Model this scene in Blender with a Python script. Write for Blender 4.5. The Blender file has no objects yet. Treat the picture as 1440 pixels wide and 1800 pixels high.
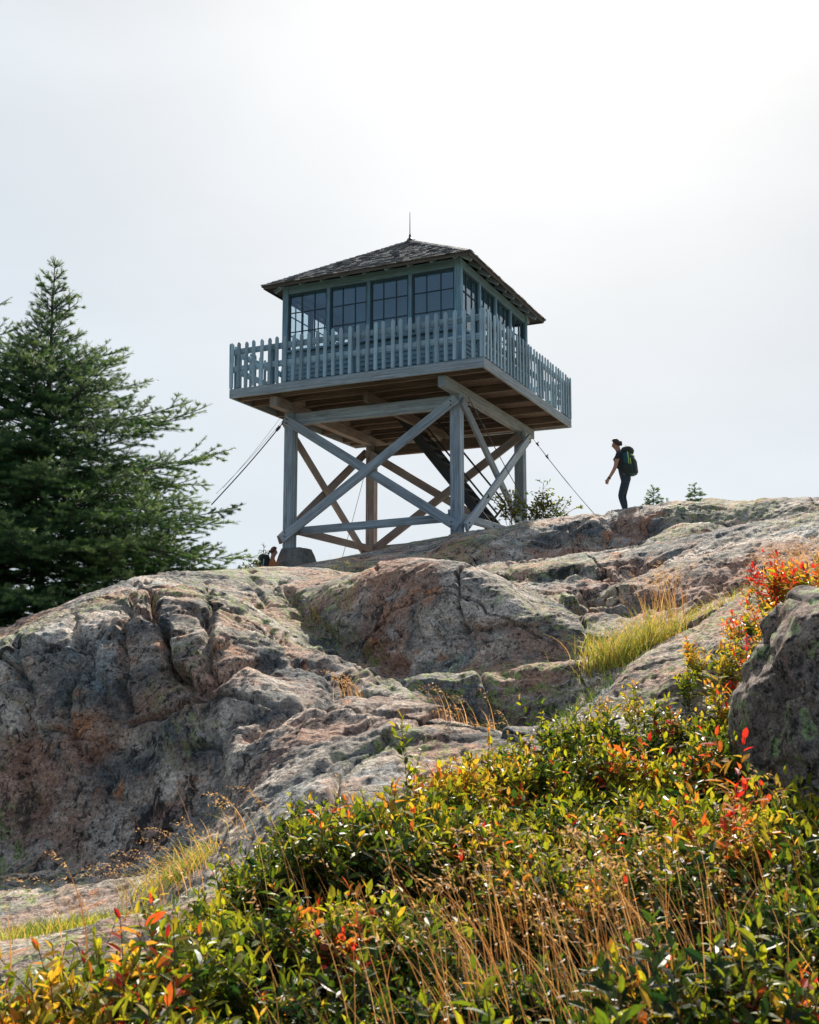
import bpy, bmesh, math, random
import numpy as np
from mathutils import Vector, Matrix, Quaternion
random.seed(7)
rng = np.random.default_rng(7)
R = math.radians
scene = bpy.context.scene
COL = scene.collection
F = 1950.0
PITCH = R(8.44)
SUN_AZ, SUN_EL = R(10), R(38.5)

# ------------------------------------------------------------------ helpers
def at(px, py, D):
    """point seen at photo pixel (px,py) lying D metres ahead of the camera"""
    x = (px - 720) / F; u = -(py - 900) / F
    dy = math.cos(PITCH) - u * math.sin(PITCH); dz = math.sin(PITCH) + u * math.cos(PITCH)
    return Vector((x / dy * D, D, dz / dy * D))

def mesh_np(name, verts, faces_list, mats, mat_idx=None, smooth=True, parent=None, attrs=None):
    """faces_list: list of (n,k) int arrays"""
    me = bpy.data.meshes.new(name)
    verts = np.asarray(verts, dtype=np.float32)
    me.vertices.add(len(verts)); me.vertices.foreach_set('co', verts.ravel())
    loops = np.concatenate([f.ravel() for f in faces_list]).astype(np.int32)
    tot = np.concatenate([np.full(len(f), f.shape[1]) for f in faces_list]).astype(np.int32)
    start = np.concatenate([[0], np.cumsum(tot)[:-1]]).astype(np.int32)
    me.loops.add(len(loops)); me.loops.foreach_set('vertex_index', loops)
    me.polygons.add(len(tot)); me.polygons.foreach_set('loop_start', start); me.polygons.foreach_set('loop_total', tot)
    me.polygons.foreach_set('use_smooth', np.full(len(tot), smooth, dtype=bool))
    for m in mats: me.materials.append(m)
    if mat_idx is not None: me.polygons.foreach_set('material_index', np.asarray(mat_idx, dtype=np.int32))
    if attrs:
        for k, v in attrs.items():
            a = me.attributes.new(k, 'FLOAT', 'POINT'); a.data.foreach_set('value', np.asarray(v, dtype=np.float32))
    me.update(calc_edges=True); me.validate()
    o = bpy.data.objects.new(name, me); COL.objects.link(o)
    if parent: o.parent = parent
    return o

def tag(o, label=None, cat=None, group=None, kind=None):
    if label: o['label'] = label
    if cat: o['category'] = cat
    if group: o['group'] = group
    if kind: o['kind'] = kind
    return o

def empty(name, loc, rz=0):
    o = bpy.data.objects.new(name, None); COL.objects.link(o); o.location = loc; o.rotation_euler = (0, 0, rz)
    o.empty_display_size = .3
    return o

def link_bm(name, bm, mat, parent=None, smooth=False):
    me = bpy.data.meshes.new(name); bm.to_mesh(me); bm.free(); me.materials.append(mat)
    if smooth: me.polygons.foreach_set('use_smooth', [True] * len(me.polygons))
    o = bpy.data.objects.new(name, me); COL.objects.link(o)
    if parent: o.parent = parent
    return o

def bm_box(bm, c, s, rot=None, jitter=0):
    """box centred c, size s, optional 3x3 rot"""
    vs = []
    for dx in (-.5, .5):
        for dy in (-.5, .5):
            for dz in (-.5, .5):
                v = Vector((dx * s[0], dy * s[1], dz * s[2]))
                if jitter: v += Vector((random.uniform(-1, 1), random.uniform(-1, 1), random.uniform(-1, 1))) * jitter
                if rot is not None: v = rot @ v
                vs.append(bm.verts.new(v + Vector(c)))
    for f in ((0, 1, 3, 2), (4, 6, 7, 5), (0, 4, 5, 1), (2, 3, 7, 6), (0, 2, 6, 4), (1, 5, 7, 3)):
        bm.faces.new([vs[i] for i in f])
    return vs

def beam(name, p0, p1, w, h, mat, parent, up=(0, 0, 1), bevel=.008, ext=0.0):
    """timber from p0 to p1; w sideways, h along up. object X runs along its length"""
    p0, p1 = Vector(p0), Vector(p1)
    x = (p1 - p0).normalized(); up = Vector(up)
    y = up.cross(x).normalized(); z = x.cross(y)
    L = (p1 - p0).length + 2 * ext
    bm = bmesh.new(); bm_box(bm, (0, 0, 0), (L, w, h))
    if bevel: bmesh.ops.bevel(bm, geom=bm.edges[:], offset=bevel, segments=1, affect='EDGES')
    bmesh.ops.recalc_face_normals(bm, faces=bm.faces)
    o = link_bm(name, bm, mat, parent)
    m = Matrix((x, y, z)).transposed().to_4x4(); m.translation = (p0 + p1) / 2
    o.matrix_local = m
    return o

def tube(bm, pts, r, n=6, r1=None):
    pts = [Vector(p) for p in pts]; rings = []
    N = len(pts)
    for i, p in enumerate(pts):
        d = (pts[min(i + 1, N - 1)] - pts[max(i - 1, 0)]).normalized()
        a = d.cross(Vector((0, 0, 1)))
        if a.length < .05: a = d.cross(Vector((1, 0, 0)))
        a.normalize(); b = d.cross(a)
        rr = r if r1 is None else r + (r1 - r) * i / (N - 1)
        rings.append([bm.verts.new(p + (a * math.cos(t) + b * math.sin(t)) * rr) for t in [2 * math.pi * k / n for k in range(n)]])
    for A, B in zip(rings, rings[1:]):
        for k in range(n): bm.faces.new((A[k], A[(k + 1) % n], B[(k + 1) % n], B[k]))
    bm.faces.new(rings[0][::-1]); bm.faces.new(rings[-1])

# --- vectorised noise
def _h(ix, iy, iz, seed=0):
    n = (ix.astype(np.uint32) * np.uint32(73856093)) ^ (iy.astype(np.uint32) * np.uint32(19349663)) ^ (iz.astype(np.uint32) * np.uint32(83492791)) ^ np.uint32((seed * 2654435761) & 0xffffffff)
    n = (n ^ (n >> np.uint32(15))) * np.uint32(2246822519)
    n = (n ^ (n >> np.uint32(13))) * np.uint32(3266489917)
    return n ^ (n >> np.uint32(16))
_ang = np.arange(64) * 2.399963
_gz = 1 - 2 * (np.arange(64) + .5) / 64
GR = np.stack([np.cos(_ang) * np.sqrt(1 - _gz ** 2), np.sin(_ang) * np.sqrt(1 - _gz ** 2), _gz], 1).astype(np.float32)
def gnoise(P, seed=0):
    P = np.asarray(P, dtype=np.float32)
    I = np.floor(P).astype(np.int64); Fr = P - I
    W = Fr * Fr * Fr * (Fr * (Fr * 6 - 15) + 10)
    out = np.zeros(len(P), np.float32)
    for dx in (0, 1):
        wx = W[:, 0] if dx else 1 - W[:, 0]
        for dy in (0, 1):
            wy = W[:, 1] if dy else 1 - W[:, 1]
            for dz in (0, 1):
                wz = W[:, 2] if dz else 1 - W[:, 2]
                g = GR[_h(I[:, 0] + dx, I[:, 1] + dy, I[:, 2] + dz, seed) & np.uint32(63)]
                d = g[:, 0] * (Fr[:, 0] - dx) + g[:, 1] * (Fr[:, 1] - dy) + g[:, 2] * (Fr[:, 2] - dz)
                out += wx * wy * wz * d
    return out * 1.5
def fbm(P, oct=4, seed=0, gain=.5, lac=2.03, ridge=False):
    out = 0; a = 1.0; P = np.asarray(P, dtype=np.float32)
    for i in range(oct):
        n = gnoise(P, seed + i * 17)
        out = out + a * ((1 - 2 * np.abs(n)) if ridge else n)
        a *= gain; P = P * lac + 3.7
    return out
def voronoi(P, seed=0):
    I = np.floor(P).astype(np.int64)
    f1 = np.full(len(P), 9., np.float32); f2 = f1.copy(); cid = np.zeros(len(P), np.uint32); cen = np.zeros((len(P), 3), np.float32)
    for dx in (-1, 0, 1):
        for dy in (-1, 0, 1):
            for dz in (-1, 0, 1):
                c = I + np.array([dx, dy, dz])
                h = _h(c[:, 0], c[:, 1], c[:, 2], seed)
                o = np.stack([(h & np.uint32(1023)) / 1023., ((h >> np.uint32(10)) & np.uint32(1023)) / 1023., ((h >> np.uint32(20)) & np.uint32(1023)) / 1023.], 1)
                d = np.sqrt((((c + o) - P) ** 2).sum(1)).astype(np.float32)
                m = d < f1
                f2 = np.where(m, f1, np.minimum(f2, d)); cid = np.where(m, h, cid); cen = np.where(m[:, None], c + o, cen); f1 = np.where(m, d, f1)
    voronoi.delta = P - cen; voronoi.h = cid
    return f1, f2, (_h(cid.astype(np.int64), cid.astype(np.int64) * 0, cid.astype(np.int64) * 0 + 5) & np.uint32(1023)) / 1023.

# ------------------------------------------------------------------ materials
class NT:
    def __init__(s, name):
        s.m = bpy.data.materials.new(name); s.m.use_nodes = True; s.t = s.m.node_tree; s.t.nodes.clear()
        s.out = s.n('ShaderNodeOutputMaterial')
    def n(s, ty, **k):
        nd = s.t.nodes.new(ty)
        for a, b in k.items(): setattr(nd, a, b)
        return nd
    def l(s, a, b): s.t.links.new(a, b)
    def set(s, nd, **k):
        for a, b in k.items():
            i = nd.inputs[a.replace('_', ' ')]
            if hasattr(b, 'is_output') or isinstance(b, bpy.types.NodeSocket): s.l(b, i)
            else: i.default_value = b
        return nd
    def noise(s, vec, scale, detail=4, rough=.55, dist=0):
        nd = s.n('ShaderNodeTexNoise'); s.l(vec, nd.inputs['Vector'])
        nd.inputs['Scale'].default_value = scale; nd.inputs['Detail'].default_value = detail
        nd.inputs['Roughness'].default_value = rough; nd.inputs['Distortion'].default_value = dist
        return nd.outputs['Fac']
    def vor(s, vec, scale, feat='F1', out='Distance', rnd=1):
        nd = s.n('ShaderNodeTexVoronoi', feature=feat); s.l(vec, nd.inputs['Vector']); nd.inputs['Scale'].default_value = scale
        nd.inputs['Randomness'].default_value = rnd
        return nd.outputs[out]
    def ramp(s, fac, stops, interp='LINEAR'):
        nd = s.n('ShaderNodeValToRGB'); s.l(fac, nd.inputs[0]); cr = nd.color_ramp; cr.interpolation = interp
        while len(cr.elements) < len(stops): cr.elements.new(.5)
        for e, (p, c) in zip(cr.elements, stops):
            e.position = p
            if not hasattr(c, '__len__'): c = (c, c, c)
            e.color = (*c[:3], 1)
        return nd.outputs['Color']
    def mix(s, fac, a, b, blend='MIX'):
        nd = s.n('ShaderNodeMix', data_type='RGBA', blend_type=blend)
        for k, v in ((0, fac), (6, a), (7, b)):
            if isinstance(v, bpy.types.NodeSocket): s.l(v, nd.inputs[k])
            else: nd.inputs[k].default_value = v if k == 0 else ((*v, 1) if len(v) == 3 else v)
        return nd.outputs[2]
    def math(s, op, a, b=0, c=None):
        nd = s.n('ShaderNodeMath', operation=op)
        for k, v in enumerate((a, b) if c is None else (a, b, c)):
            if isinstance(v, bpy.types.NodeSocket): s.l(v, nd.inputs[k])
            else: nd.inputs[k].default_value = v
        return nd.outputs[0]
    def mapping(s, vec, scale=(1, 1, 1), rot=(0, 0, 0), loc=(0, 0, 0)):
        nd = s.n('ShaderNodeMapping'); s.l(vec, nd.inputs[0])
        nd.inputs['Scale'].default_value = scale; nd.inputs['Rotation'].default_value = rot; nd.inputs['Location'].default_value = loc
        return nd.outputs[0]
    def coord(s, which='Object'):
        return s.n('ShaderNodeTexCoord').outputs[which]
    def bump(s, h, dist, strength=1, normal=None):
        nd = s.n('ShaderNodeBump'); s.l(h, nd.inputs['Height']); nd.inputs['Distance'].default_value = dist
        nd.inputs['Strength'].default_value = strength
        if normal is not None: s.l(normal, nd.inputs['Normal'])
        return nd.outputs[0]
    def principled(s, col, rough=.8, normal=None, spec=.3, **k):
        p = s.n('ShaderNodeBsdfPrincipled')
        if isinstance(col, bpy.types.NodeSocket): s.l(col, p.inputs['Base Color'])
        else: p.inputs['Base Color'].default_value = (*col, 1)
        if isinstance(rough, bpy.types.NodeSocket): s.l(rough, p.inputs['Roughness'])
        else: p.inputs['Roughness'].default_value = rough
        p.inputs['Specular IOR Level'].default_value = spec
        if normal is not None: s.l(normal, p.inputs['Normal'])
        for a, b in k.items(): p.inputs[a.replace('_', ' ')].default_value = b
        return p.outputs[0]
    def done(s, sh): s.l(sh, s.out.inputs['Surface']); return s.m

def rock_material(name, lichen=.5, dark=1.0, boulder=False):
    t = NT(name); c = t.coord()
    warp = t.n('ShaderNodeTexNoise'); t.l(c, warp.inputs['Vector']); warp.inputs['Scale'].default_value = 2.2; warp.inputs['Detail'].default_value = 3
    wv = t.n('ShaderNodeVectorMath', operation='MULTIPLY_ADD'); t.l(warp.outputs['Color'], wv.inputs[0]); wv.inputs[1].default_value = (.35,) * 3; t.l(c, wv.inputs[2])
    w = wv.outputs[0]
    st = t.mapping(w, scale=(1.0, 2.2, 3.2), rot=(R(20), R(-18), R(35)))
    a = t.noise(st, 1.1, 8, .62); b = t.noise(c, 38, 6, .7); b2 = t.noise(c, 120, 3, .6)
    base = t.ramp(a, [(.3, (.085, .10, .105)), (.42, (.175, .18, .178)), (.52, (.37, .32, .27)), (.64, (.70, .61, .52))])
    # rusty pink feldspar staining
    s1 = t.ramp(t.noise(t.mapping(w, loc=(7, 3, 1)), .9, 7, .65), [(.47, 0), (.60, 1)])
    base = t.mix(t.math('MULTIPLY', s1, .7), base, (.50, .255, .16))
    s1b = t.ramp(t.noise(t.mapping(w, loc=(2, 9, 4)), 2.6, 6, .7), [(.58, 0), (.66, 1)])
    base = t.mix(t.math('MULTIPLY', s1b, .75), base, (.52, .21, .085))
    # pale blue grey crust
    s2 = t.ramp(t.noise(t.mapping(w, loc=(1, 4, 8)), 1.5, 8, .72), [(.57, 0), (.63, 1)])
    base = t.mix(t.math('MULTIPLY', s2, .6), base, (.34, .40, .42))
    if boulder: base = t.mix(.6, base, (.25, .165, .13))
    # green lichen, in rosettes inside larger zones
    z = t.ramp(t.noise(t.mapping(w, loc=(4, 4, 2)), .5 if not boulder else 1.6, 4, .6), [(.5 - .09 * lichen, 0), (.60 - .12 * lichen, 1)])
    vr = t.ramp(t.vor(t.mapping(w, loc=(1, 1, 5)), 13 if not boulder else 11, 'F1'), [(.42, 1), (.58, 0)] if not boulder else [(.36, 1), (.42, 0)])
    vn = t.ramp(t.noise(w, 16 if not boulder else 6, 6, .75), [(.42, 0), (.48, 1)])
    g = t.math('MULTIPLY', t.math('MULTIPLY', z, vr), vn)
    gc = t.mix(t.noise(c, 3.1, 3), *(((.17, .25, .11), (.40, .44, .12)) if not boulder else ((.26, .38, .17), (.50, .58, .24))))
    base = t.mix(t.math('MULTIPLY', g, .85), base, gc)
    # black crustose patches
    k = t.ramp(t.noise(t.mapping(w, scale=(1, 1, .33 if not boulder else 1), loc=(9, 2, 3)), 4.2 if not boulder else 13, 10, .78), [(.545, 0), (.575, 1)])
    kz = t.ramp(t.noise(t.mapping(c, loc=(5, 5, 5)), .55, 3), [(.38, .35), (.55, 1)])
    base = t.mix(t.math('MULTIPLY', t.math('MULTIPLY', k, kz), .9), base, (.018, .018, .02))
    kk = t.ramp(t.noise(t.mapping(w, loc=(3, 12, 3)), 14, 8, .75), [(.545, 0), (.59, 1)])
    base = t.mix(t.math('MULTIPLY', kk, .85), base, (.03, .03, .032))
    wk = t.ramp(t.noise(t.mapping(w, loc=(13, 2, 6)), 9, 8, .78), [(.62, 0), (.66, 1)])
    base = t.mix(t.math('MULTIPLY', wk, .6), base, (.55, .53, .50))
    # speckle grain
    sp = t.ramp(b2, [(.35, .5), (.5, 1.0), (.66, 1.4)])
    base = t.mix(.8, base, sp, 'MULTIPLY')
    sp2 = t.ramp(b, [(.36, .22), (.46, .85), (.56, 1.1), (.66, 1.7)])
    base = t.mix(.9, base, sp2, 'MULTIPLY')
    if dark != 1: base = t.mix(1, base, (dark, dark, dark), 'MULTIPLY')
    # relief: streaky foliation, pits, cracks
    h1 = t.noise(t.mapping(w, scale=(1, 2.8, 5), rot=(R(25), R(-18), R(35))), 5.5, 9, .68)
    h2 = t.noise(c, 26, 7, .7)
    cr = t.ramp(t.vor(t.mapping(w, scale=(.8, 1.6, 2.4), rot=(R(10), R(20), R(35))), 2.4, 'DISTANCE_TO_EDGE'), [(0, 0), (.035, 1)])
    n = t.bump(h1, .032, .9)
    n = t.bump(cr, .012, .4, n)
    n = t.bump(h2, .018, 1, n)
    return t.done(t.principled(base, .86, n, .25))

def wood_material(name, c1, c2, rust=0.0):
    t = NT(name); c = t.coord()
    g = t.noise(t.mapping(c, scale=(1.2, 26, 26)), 1.6, 6, .65, .4)
    rings = t.n('ShaderNodeTexWave', wave_type='RINGS', rings_direction='X'); t.l(t.mapping(c, scale=(.35, 5, 5), loc=(0, .3, .2)), rings.inputs[0])
    rings.inputs['Scale'].default_value = 3.2; rings.inputs['Distortion'].default_value = 6; rings.inputs['Detail'].default_value = 3; rings.inputs['Detail Scale'].default_value = .8
    col = t.mix(t.ramp(g, [(.3, 0), (.7, 1)]), c1, c2)
    col = t.mix(.55, col, t.ramp(rings.outputs['Fac'], [(.2, .55), (.55, 1), (.9, 1.25)]), 'MULTIPLY')
    oi = t.n('ShaderNodeObjectInfo')
    col = t.mix(1, col, t.ramp(oi.outputs['Random'], [(0, .66), (1, 1.2)]), 'MULTIPLY')
    st = t.ramp(t.noise(t.mapping(c, scale=(.7, 3, 3)), 3, 5, .6), [(.45, 0), (.75, 1)])
    col = t.mix(t.math('MULTIPLY', st, .35), col, (.09, .08, .075))
    if rust: col = t.mix(t.math('MULTIPLY', t.ramp(t.noise(c, 1.3, 3), [(.4, 0), (.6, 1)]), rust), col, (.20, .095, .055))
    # nail heads / checks
    chk = t.ramp(t.noise(t.mapping(c, scale=(.8, 60, 60), loc=(3, 1, 1)), 1, 4, .6), [(.36, 0), (.42, 1)])
    col = t.mix(1, col, t.mix(chk, (.45, .45, .45), (1, 1, 1)), 'MULTIPLY')
    n = t.bump(g, .006, .7); n = t.bump(chk, .004, .8, n)
    return t.done(t.principled(col, .78, n, .3))

def plain(name, col, rough=.6, metal=0, var=.15, scale=30):
    t = NT(name); c = t.coord()
    cc = t.mix(t.ramp(t.noise(c, scale, 4), [(.3, 0), (.7, 1)]), tuple(x * (1 - var) for x in col), tuple(min(1, x * (1 + var)) for x in col))
    return t.done(t.principled(cc, rough, t.bump(t.noise(c, scale * 3, 3), .002, .4), .35, Metallic=metal))

M = {}
M['rock'] = rock_material('granite', .32)
M['boulder'] = rock_material('lichen_granite', 1.15, 1.0, True)
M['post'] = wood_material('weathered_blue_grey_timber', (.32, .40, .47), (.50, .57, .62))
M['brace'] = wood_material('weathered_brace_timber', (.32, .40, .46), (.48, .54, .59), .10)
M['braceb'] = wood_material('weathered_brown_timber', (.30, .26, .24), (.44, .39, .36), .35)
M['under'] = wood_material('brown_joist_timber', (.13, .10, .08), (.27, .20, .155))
M['picket'] = wood_material('painted_grey_blue_wood', (.32, .485, .575), (.48, .62, .70))
M['cab'] = wood_material('cabin_paint_wood', (.20, .355, .445), (.31, .47, .56))
M['fascia'] = wood_material('weathered_fascia_wood', (.33, .39, .43), (.50, .55, .58))
M['shingle'] = None

def concrete():
    t = NT('rough_concrete'); c = t.coord()
    col = t.ramp(t.noise(c, 7, 8, .7), [(.3, (.08, .09, .09)), (.5, (.17, .17, .155)), (.7, (.26, .22, .19))])
    k = t.ramp(t.noise(c, 22, 6, .7), [(.55, 0), (.62, 1)])
    col = t.mix(t.math('MULTIPLY', k, .6), col, (.34, .38, .34))
    return t.done(t.principled(col, .9, t.bump(t.noise(c, 30, 6, .7), .02, .8)))
M['concrete'] = concrete()
M['packn'] = plain('navy_ripstop', (.02, .03, .06), .7)
def shingles():
    t = NT('cedar_shingle'); c = t.coord()
    g = t.n('ShaderNodeNewGeometry').outputs['Random Per Island']
    col = t.ramp(g, [(0, (.08, .075, .08)), (.35, (.17, .155, .16)), (.7, (.30, .27, .27)), (.9, (.48, .44, .43)), (1, (.75, .70, .68))])
    col = t.mix(.6, col, t.ramp(t.noise(t.mapping(c, scale=(8, 8, 2)), 4, 5, .7), [(.3, .6), (.7, 1.3)]), 'MULTIPLY')
    return t.done(t.principled(col, .5, t.bump(t.noise(c, 40, 4), .006, .6), .7))
M['shingle'] = shingles()
M['soffit'] = wood_material('soffit_boards', (.10, .085, .075), (.17, .14, .12))
M['metal'] = plain('dark_steel', (.05, .05, .055), .5, .7)
M['cable'] = plain('steel_cable', (.10, .10, .11), .5, .6)
M['sash'] = plain('dark_sash_paint', (.045, .075, .095), .6)
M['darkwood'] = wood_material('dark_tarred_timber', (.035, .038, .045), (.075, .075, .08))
M['interior'] = plain('cabin_interior_paint', (.16, .36, .50), .8)
def glass():
    t = NT('window_glass')
    tr = t.n('ShaderNodeBsdfTransparent'); tr.inputs[0].default_value = (.80, .90, .93, 1)
    gl = t.n('ShaderNodeBsdfGlossy'); gl.inputs['Roughness'].default_value = .03; gl.inputs['Color'].default_value = (.9, .95, 1, 1)
    fr = t.n('ShaderNodeLayerWeight'); fr.inputs['Blend'].default_value = .5
    fc = t.math('ADD', t.math('MULTIPLY', t.math('POWER', fr.outputs['Facing'], 4), .7), .15)
    mx = t.n('ShaderNodeMixShader'); t.l(fc, mx.inputs[0]); t.l(tr.outputs[0], mx.inputs[1]); t.l(gl.outputs[0], mx.inputs[2])
    return t.done(mx.outputs[0])
M['glass'] = glass()

# ------------------------------------------------------------------ camera, light, sky
cam = bpy.data.cameras.new('camera'); co = bpy.data.objects.new('camera', cam); COL.objects.link(co)
co.location = (0, 0, 0); co.rotation_euler = (R(90) + PITCH, 0, 0)
cam.sensor_fit = 'HORIZONTAL'; cam.sensor_width = 36; cam.lens = 36 * F / 1440; cam.clip_start = .05; cam.clip_end = 6000
cam.dof.use_dof = True; cam.dof.focus_distance = 17; cam.dof.aperture_fstop = 11
scene.camera = co
SD = Vector((math.sin(SUN_AZ) * math.cos(SUN_EL), math.cos(SUN_AZ) * math.cos(SUN_EL), math.sin(SUN_EL)))
sl = bpy.data.lights.new('sun', 'SUN'); sl.energy = 5.0; sl.angle = R(.6); sl.color = (1, .91, .79)
so = bpy.data.objects.new('sun', sl); COL.objects.link(so); so.location = (6, 10, 30)
so.rotation_euler = (-SD).to_track_quat('-Z', 'Y').to_euler()
def world():
    w = bpy.data.worlds.new('World'); scene.world = w; w.use_nodes = True; t = w.node_tree; t.nodes.clear()
    def n(ty, **k):
        nd = t.nodes.new(ty)
        for a, b in k.items(): setattr(nd, a, b)
        return nd
    def mth(op, a, b=0, clamp=False):
        nd = n('ShaderNodeMath', operation=op, use_clamp=clamp)
        for k, v in enumerate((a, b)):
            if isinstance(v, bpy.types.NodeSocket): t.links.new(v, nd.inputs[k])
            else: nd.inputs[k].default_value = v
        return nd.outputs[0]
    out = n('ShaderNodeOutputWorld')
    sky = n('ShaderNodeTexSky', sky_type='NISHITA', sun_disc=False); sky.sun_elevation = SUN_EL; sky.sun_rotation = SUN_AZ
    sky.altitude = 200; sky.air_density = 1.0; sky.dust_density = 2.0; sky.ozone_density = 1.5
    b1 = n('ShaderNodeBackground'); b1.inputs[1].default_value = .075; t.links.new(sky.outputs[0], b1.inputs[0])
    # thin bright cirrus veil, brighter round the sun
    tc = n('ShaderNodeTexCoord'); dt = n('ShaderNodeVectorMath', operation='DOT_PRODUCT'); t.links.new(tc.outputs['Generated'], dt.inputs[0]); dt.inputs[1].default_value = SD
    d = mth('MAXIMUM', dt.outputs['Value'], 0)
    glow = mth('MULTIPLY', mth('POWER', d, 9), .02)
    glow2 = mth('MULTIPLY', mth('POWER', d, 45), .20)
    mp = n('ShaderNodeMapping'); mp.inputs['Scale'].default_value = (1, 1, 2.6); mp.inputs['Rotation'].default_value = (0, R(20), 0); t.links.new(tc.outputs['Generated'], mp.inputs[0])
    nz = n('ShaderNodeTexNoise'); t.links.new(mp.outputs[0], nz.inputs['Vector']); nz.inputs['Scale'].default_value = 2.1; nz.inputs['Detail'].default_value = 5; nz.inputs['Roughness'].default_value = .5; nz.inputs['Distortion'].default_value = .35
    veil = mth('ADD', mth('ADD', glow, glow2), .505)
    veil = mth('ADD', veil, mth('MULTIPLY', mth('SUBTRACT', nz.outputs['Fac'], .5), .17))
    b2 = n('ShaderNodeBackground'); t.links.new(veil, b2.inputs[1]); vm = n('ShaderNodeMix', data_type='RGBA'); t.links.new(mth('POWER', d, 7), vm.inputs[0]); vm.inputs[6].default_value = (.79, .90, 1, 1); vm.inputs[7].default_value = (1, .985, .965, 1)
    t.links.new(vm.outputs[2], b2.inputs[0])
    # cover: dense ahead, thinner behind the camera where blue shows through
    cov = mth('ADD', mth('MULTIPLY', dt.outputs['Value'], 1.05), .22)
    cov = mth('ADD', cov, mth('MULTIPLY', mth('SUBTRACT', nz.outputs['Fac'], .5), .9))
    cov = mth('MINIMUM', mth('MAXIMUM', cov, .03), .95)
    mx = n('ShaderNodeMixShader'); t.links.new(cov, mx.inputs[0]); t.links.new(b1.outputs[0], mx.inputs[1]); t.links.new(b2.outputs[0], mx.inputs[2])
    t.links.new(mx.outputs[0], out.inputs[0])
world()
vs = scene.view_settings; vs.view_transform = 'Standard'; vs.look = 'None'; vs.exposure = .8; vs.gamma = 1
scene.cycles.max_bounces = 8; scene.cycles.transparent_max_bounces = 12
scene.cycles.transmission_bounces = 4; scene.cycles.diffuse_bounces = 4

# ------------------------------------------------------------------ terrain
PT = []   # (u, lnD, z/D)
def fl(pts, step=.022):
    """feature line through photo points (px,py,D)"""
    P = [at(*p) for p in pts]
    for a, b in zip(P, P[1:]):
        n = max(1, int(((a.x / a.y - b.x / b.y) ** 2 + (math.log(a.y / b.y)) ** 2 + (a.z / a.y - b.z / b.y) ** 2) ** .5 / step))
        for k in range(n):
            q = a.lerp(b, k / n); PT.append((q.x / q.y, math.log(q.y), q.z / q.y))
    q = P[-1]; PT.append((q.x / q.y, math.log(q.y), q.z / q.y))
def gp(pts):
    """ground points (X/Y, Y, z)"""
    for u, D, z in pts: PT.append((u, math.log(D), z / D))
#TERRAIN_POINTS
# cliff base and flat shaded floor at left
fl([(-60,1487,8.6),(0,1481,8.4),(100,1476,8.2),(200,1472,8.0),(290,1466,7.6),(350,1452,7.2),(400,1425,6.9)])
fl([(-60,1545,7.3),(120,1535,7.1),(280,1510,6.9)], .05)
fl([(-60,1605,6.2),(60,1600,6.1),(160,1590,6.1),(280,1560,6.2),(380,1500,6.2)], .04)
# cliff brow
fl([(-60,1200,8.9),(0,1190,8.85),(60,1165,8.8),(120,1135,8.85),(200,1110,8.8),(250,1100,8.7),(330,1120,8.5),(400,1140,8.3),(445,1175,8.1),(430,1240,7.65),(415,1300,7.3),(405,1350,7.0)])
fl([(-60,1155,9.5),(60,1112,9.7),(200,1062,9.8),(260,1045,9.9),(340,1060,9.8)],.05)
fl([(-60,1330,8.7),(60,1320,8.5),(150,1300,8.3),(250,1290,8.1),(330,1290,7.8)], .05)
# skyline of the front-left mass
fl([(-60,1136,10.3),(0,1119,10.4),(60,1093,10.6),(120,1064,10.8),(180,1044,11),(228,1039,11),(250,1021,11.4),(300,1009,12),(380,1002,13),(450,999,13.5),(520,998,14),(600,1003,14.3)])
# lit shoulder between cliff and gully
fl([(330,1045,10.6),(430,1060,10.4),(500,1100,9.8),(560,1150,9.2),(640,1185,8.7),(740,1208,8.2)], .04)
fl([(480,1195,8.3),(540,1215,8.05),(620,1222,7.95),(720,1218,7.9)], .04)
# gully under the central mass
fl([(500,1042,12.0),(560,1105,10.7),(640,1142,10.0),(720,1176,9.35),(780,1190,9.0),(850,1192,8.8),(930,1184,8.7),(1010,1172,8.75)])
# brow of the central mass and lit top
fl([(520,1034,12.4),(560,1040,11.2),(600,1032,10.7),(700,1020,10.05),(800,1026,9.5),(850,1040,9.3),(900,1062,9.15),(960,1080,9.1),(1010,1088,9.2)])
fl([(760,1008,12.6),(860,1022,11.6),(960,1050,10.8),(1040,1062,10.5)], .04)
# upper lit lip running to the right
fl([(600,1010,14.2),(700,1004,14),(800,1001,13.8),(860,994,13.5),(950,983,13),(1050,964,12.5),(1150,950,12),(1250,934,11.5),(1330,917,11),(1440,901,10.5),(1520,888,10)])
# face under the lip, right part
fl([(1040,1062,10.5),(1100,1035,10.3),(1200,1000,10.1),(1300,975,9.9),(1440,958,9.4),(1520,950,9)])
fl([(1010,1140,9.35),(1100,1092,9.4),(1200,1070,9.4),(1300,1046,9.2),(1400,1020,8.9)])
# grassy hollow
fl([(1020,1185,8.1),(1100,1170,8.0),(1160,1130,8.3),(1220,1095,8.7),(1300,1065,8.9)], .03)
fl([(1030,1235,7.7),(1070,1220,7.5)], .04)
# right-hand slab
fl([(1090,1190,7.35),(1150,1145,7.6),(1220,1105,7.9),(1300,1072,8.0),(1350,1050,8.0)])
fl([(1050,1240,6.9),(1150,1205,6.8),(1290,1160,6.7)], .04)
# slab lip over the dark gully
fl([(770,1197,8.25),(850,1188,8.3),(930,1176,8.35),(985,1180,8.2)])
fl([(735,1250,7.95),(800,1290,8.12),(900,1300,8.18),(985,1282,8.1)], .04)
fl([(800,1320,7.3),(900,1325,7.1),(1000,1300,7.2)], .04)
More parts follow.
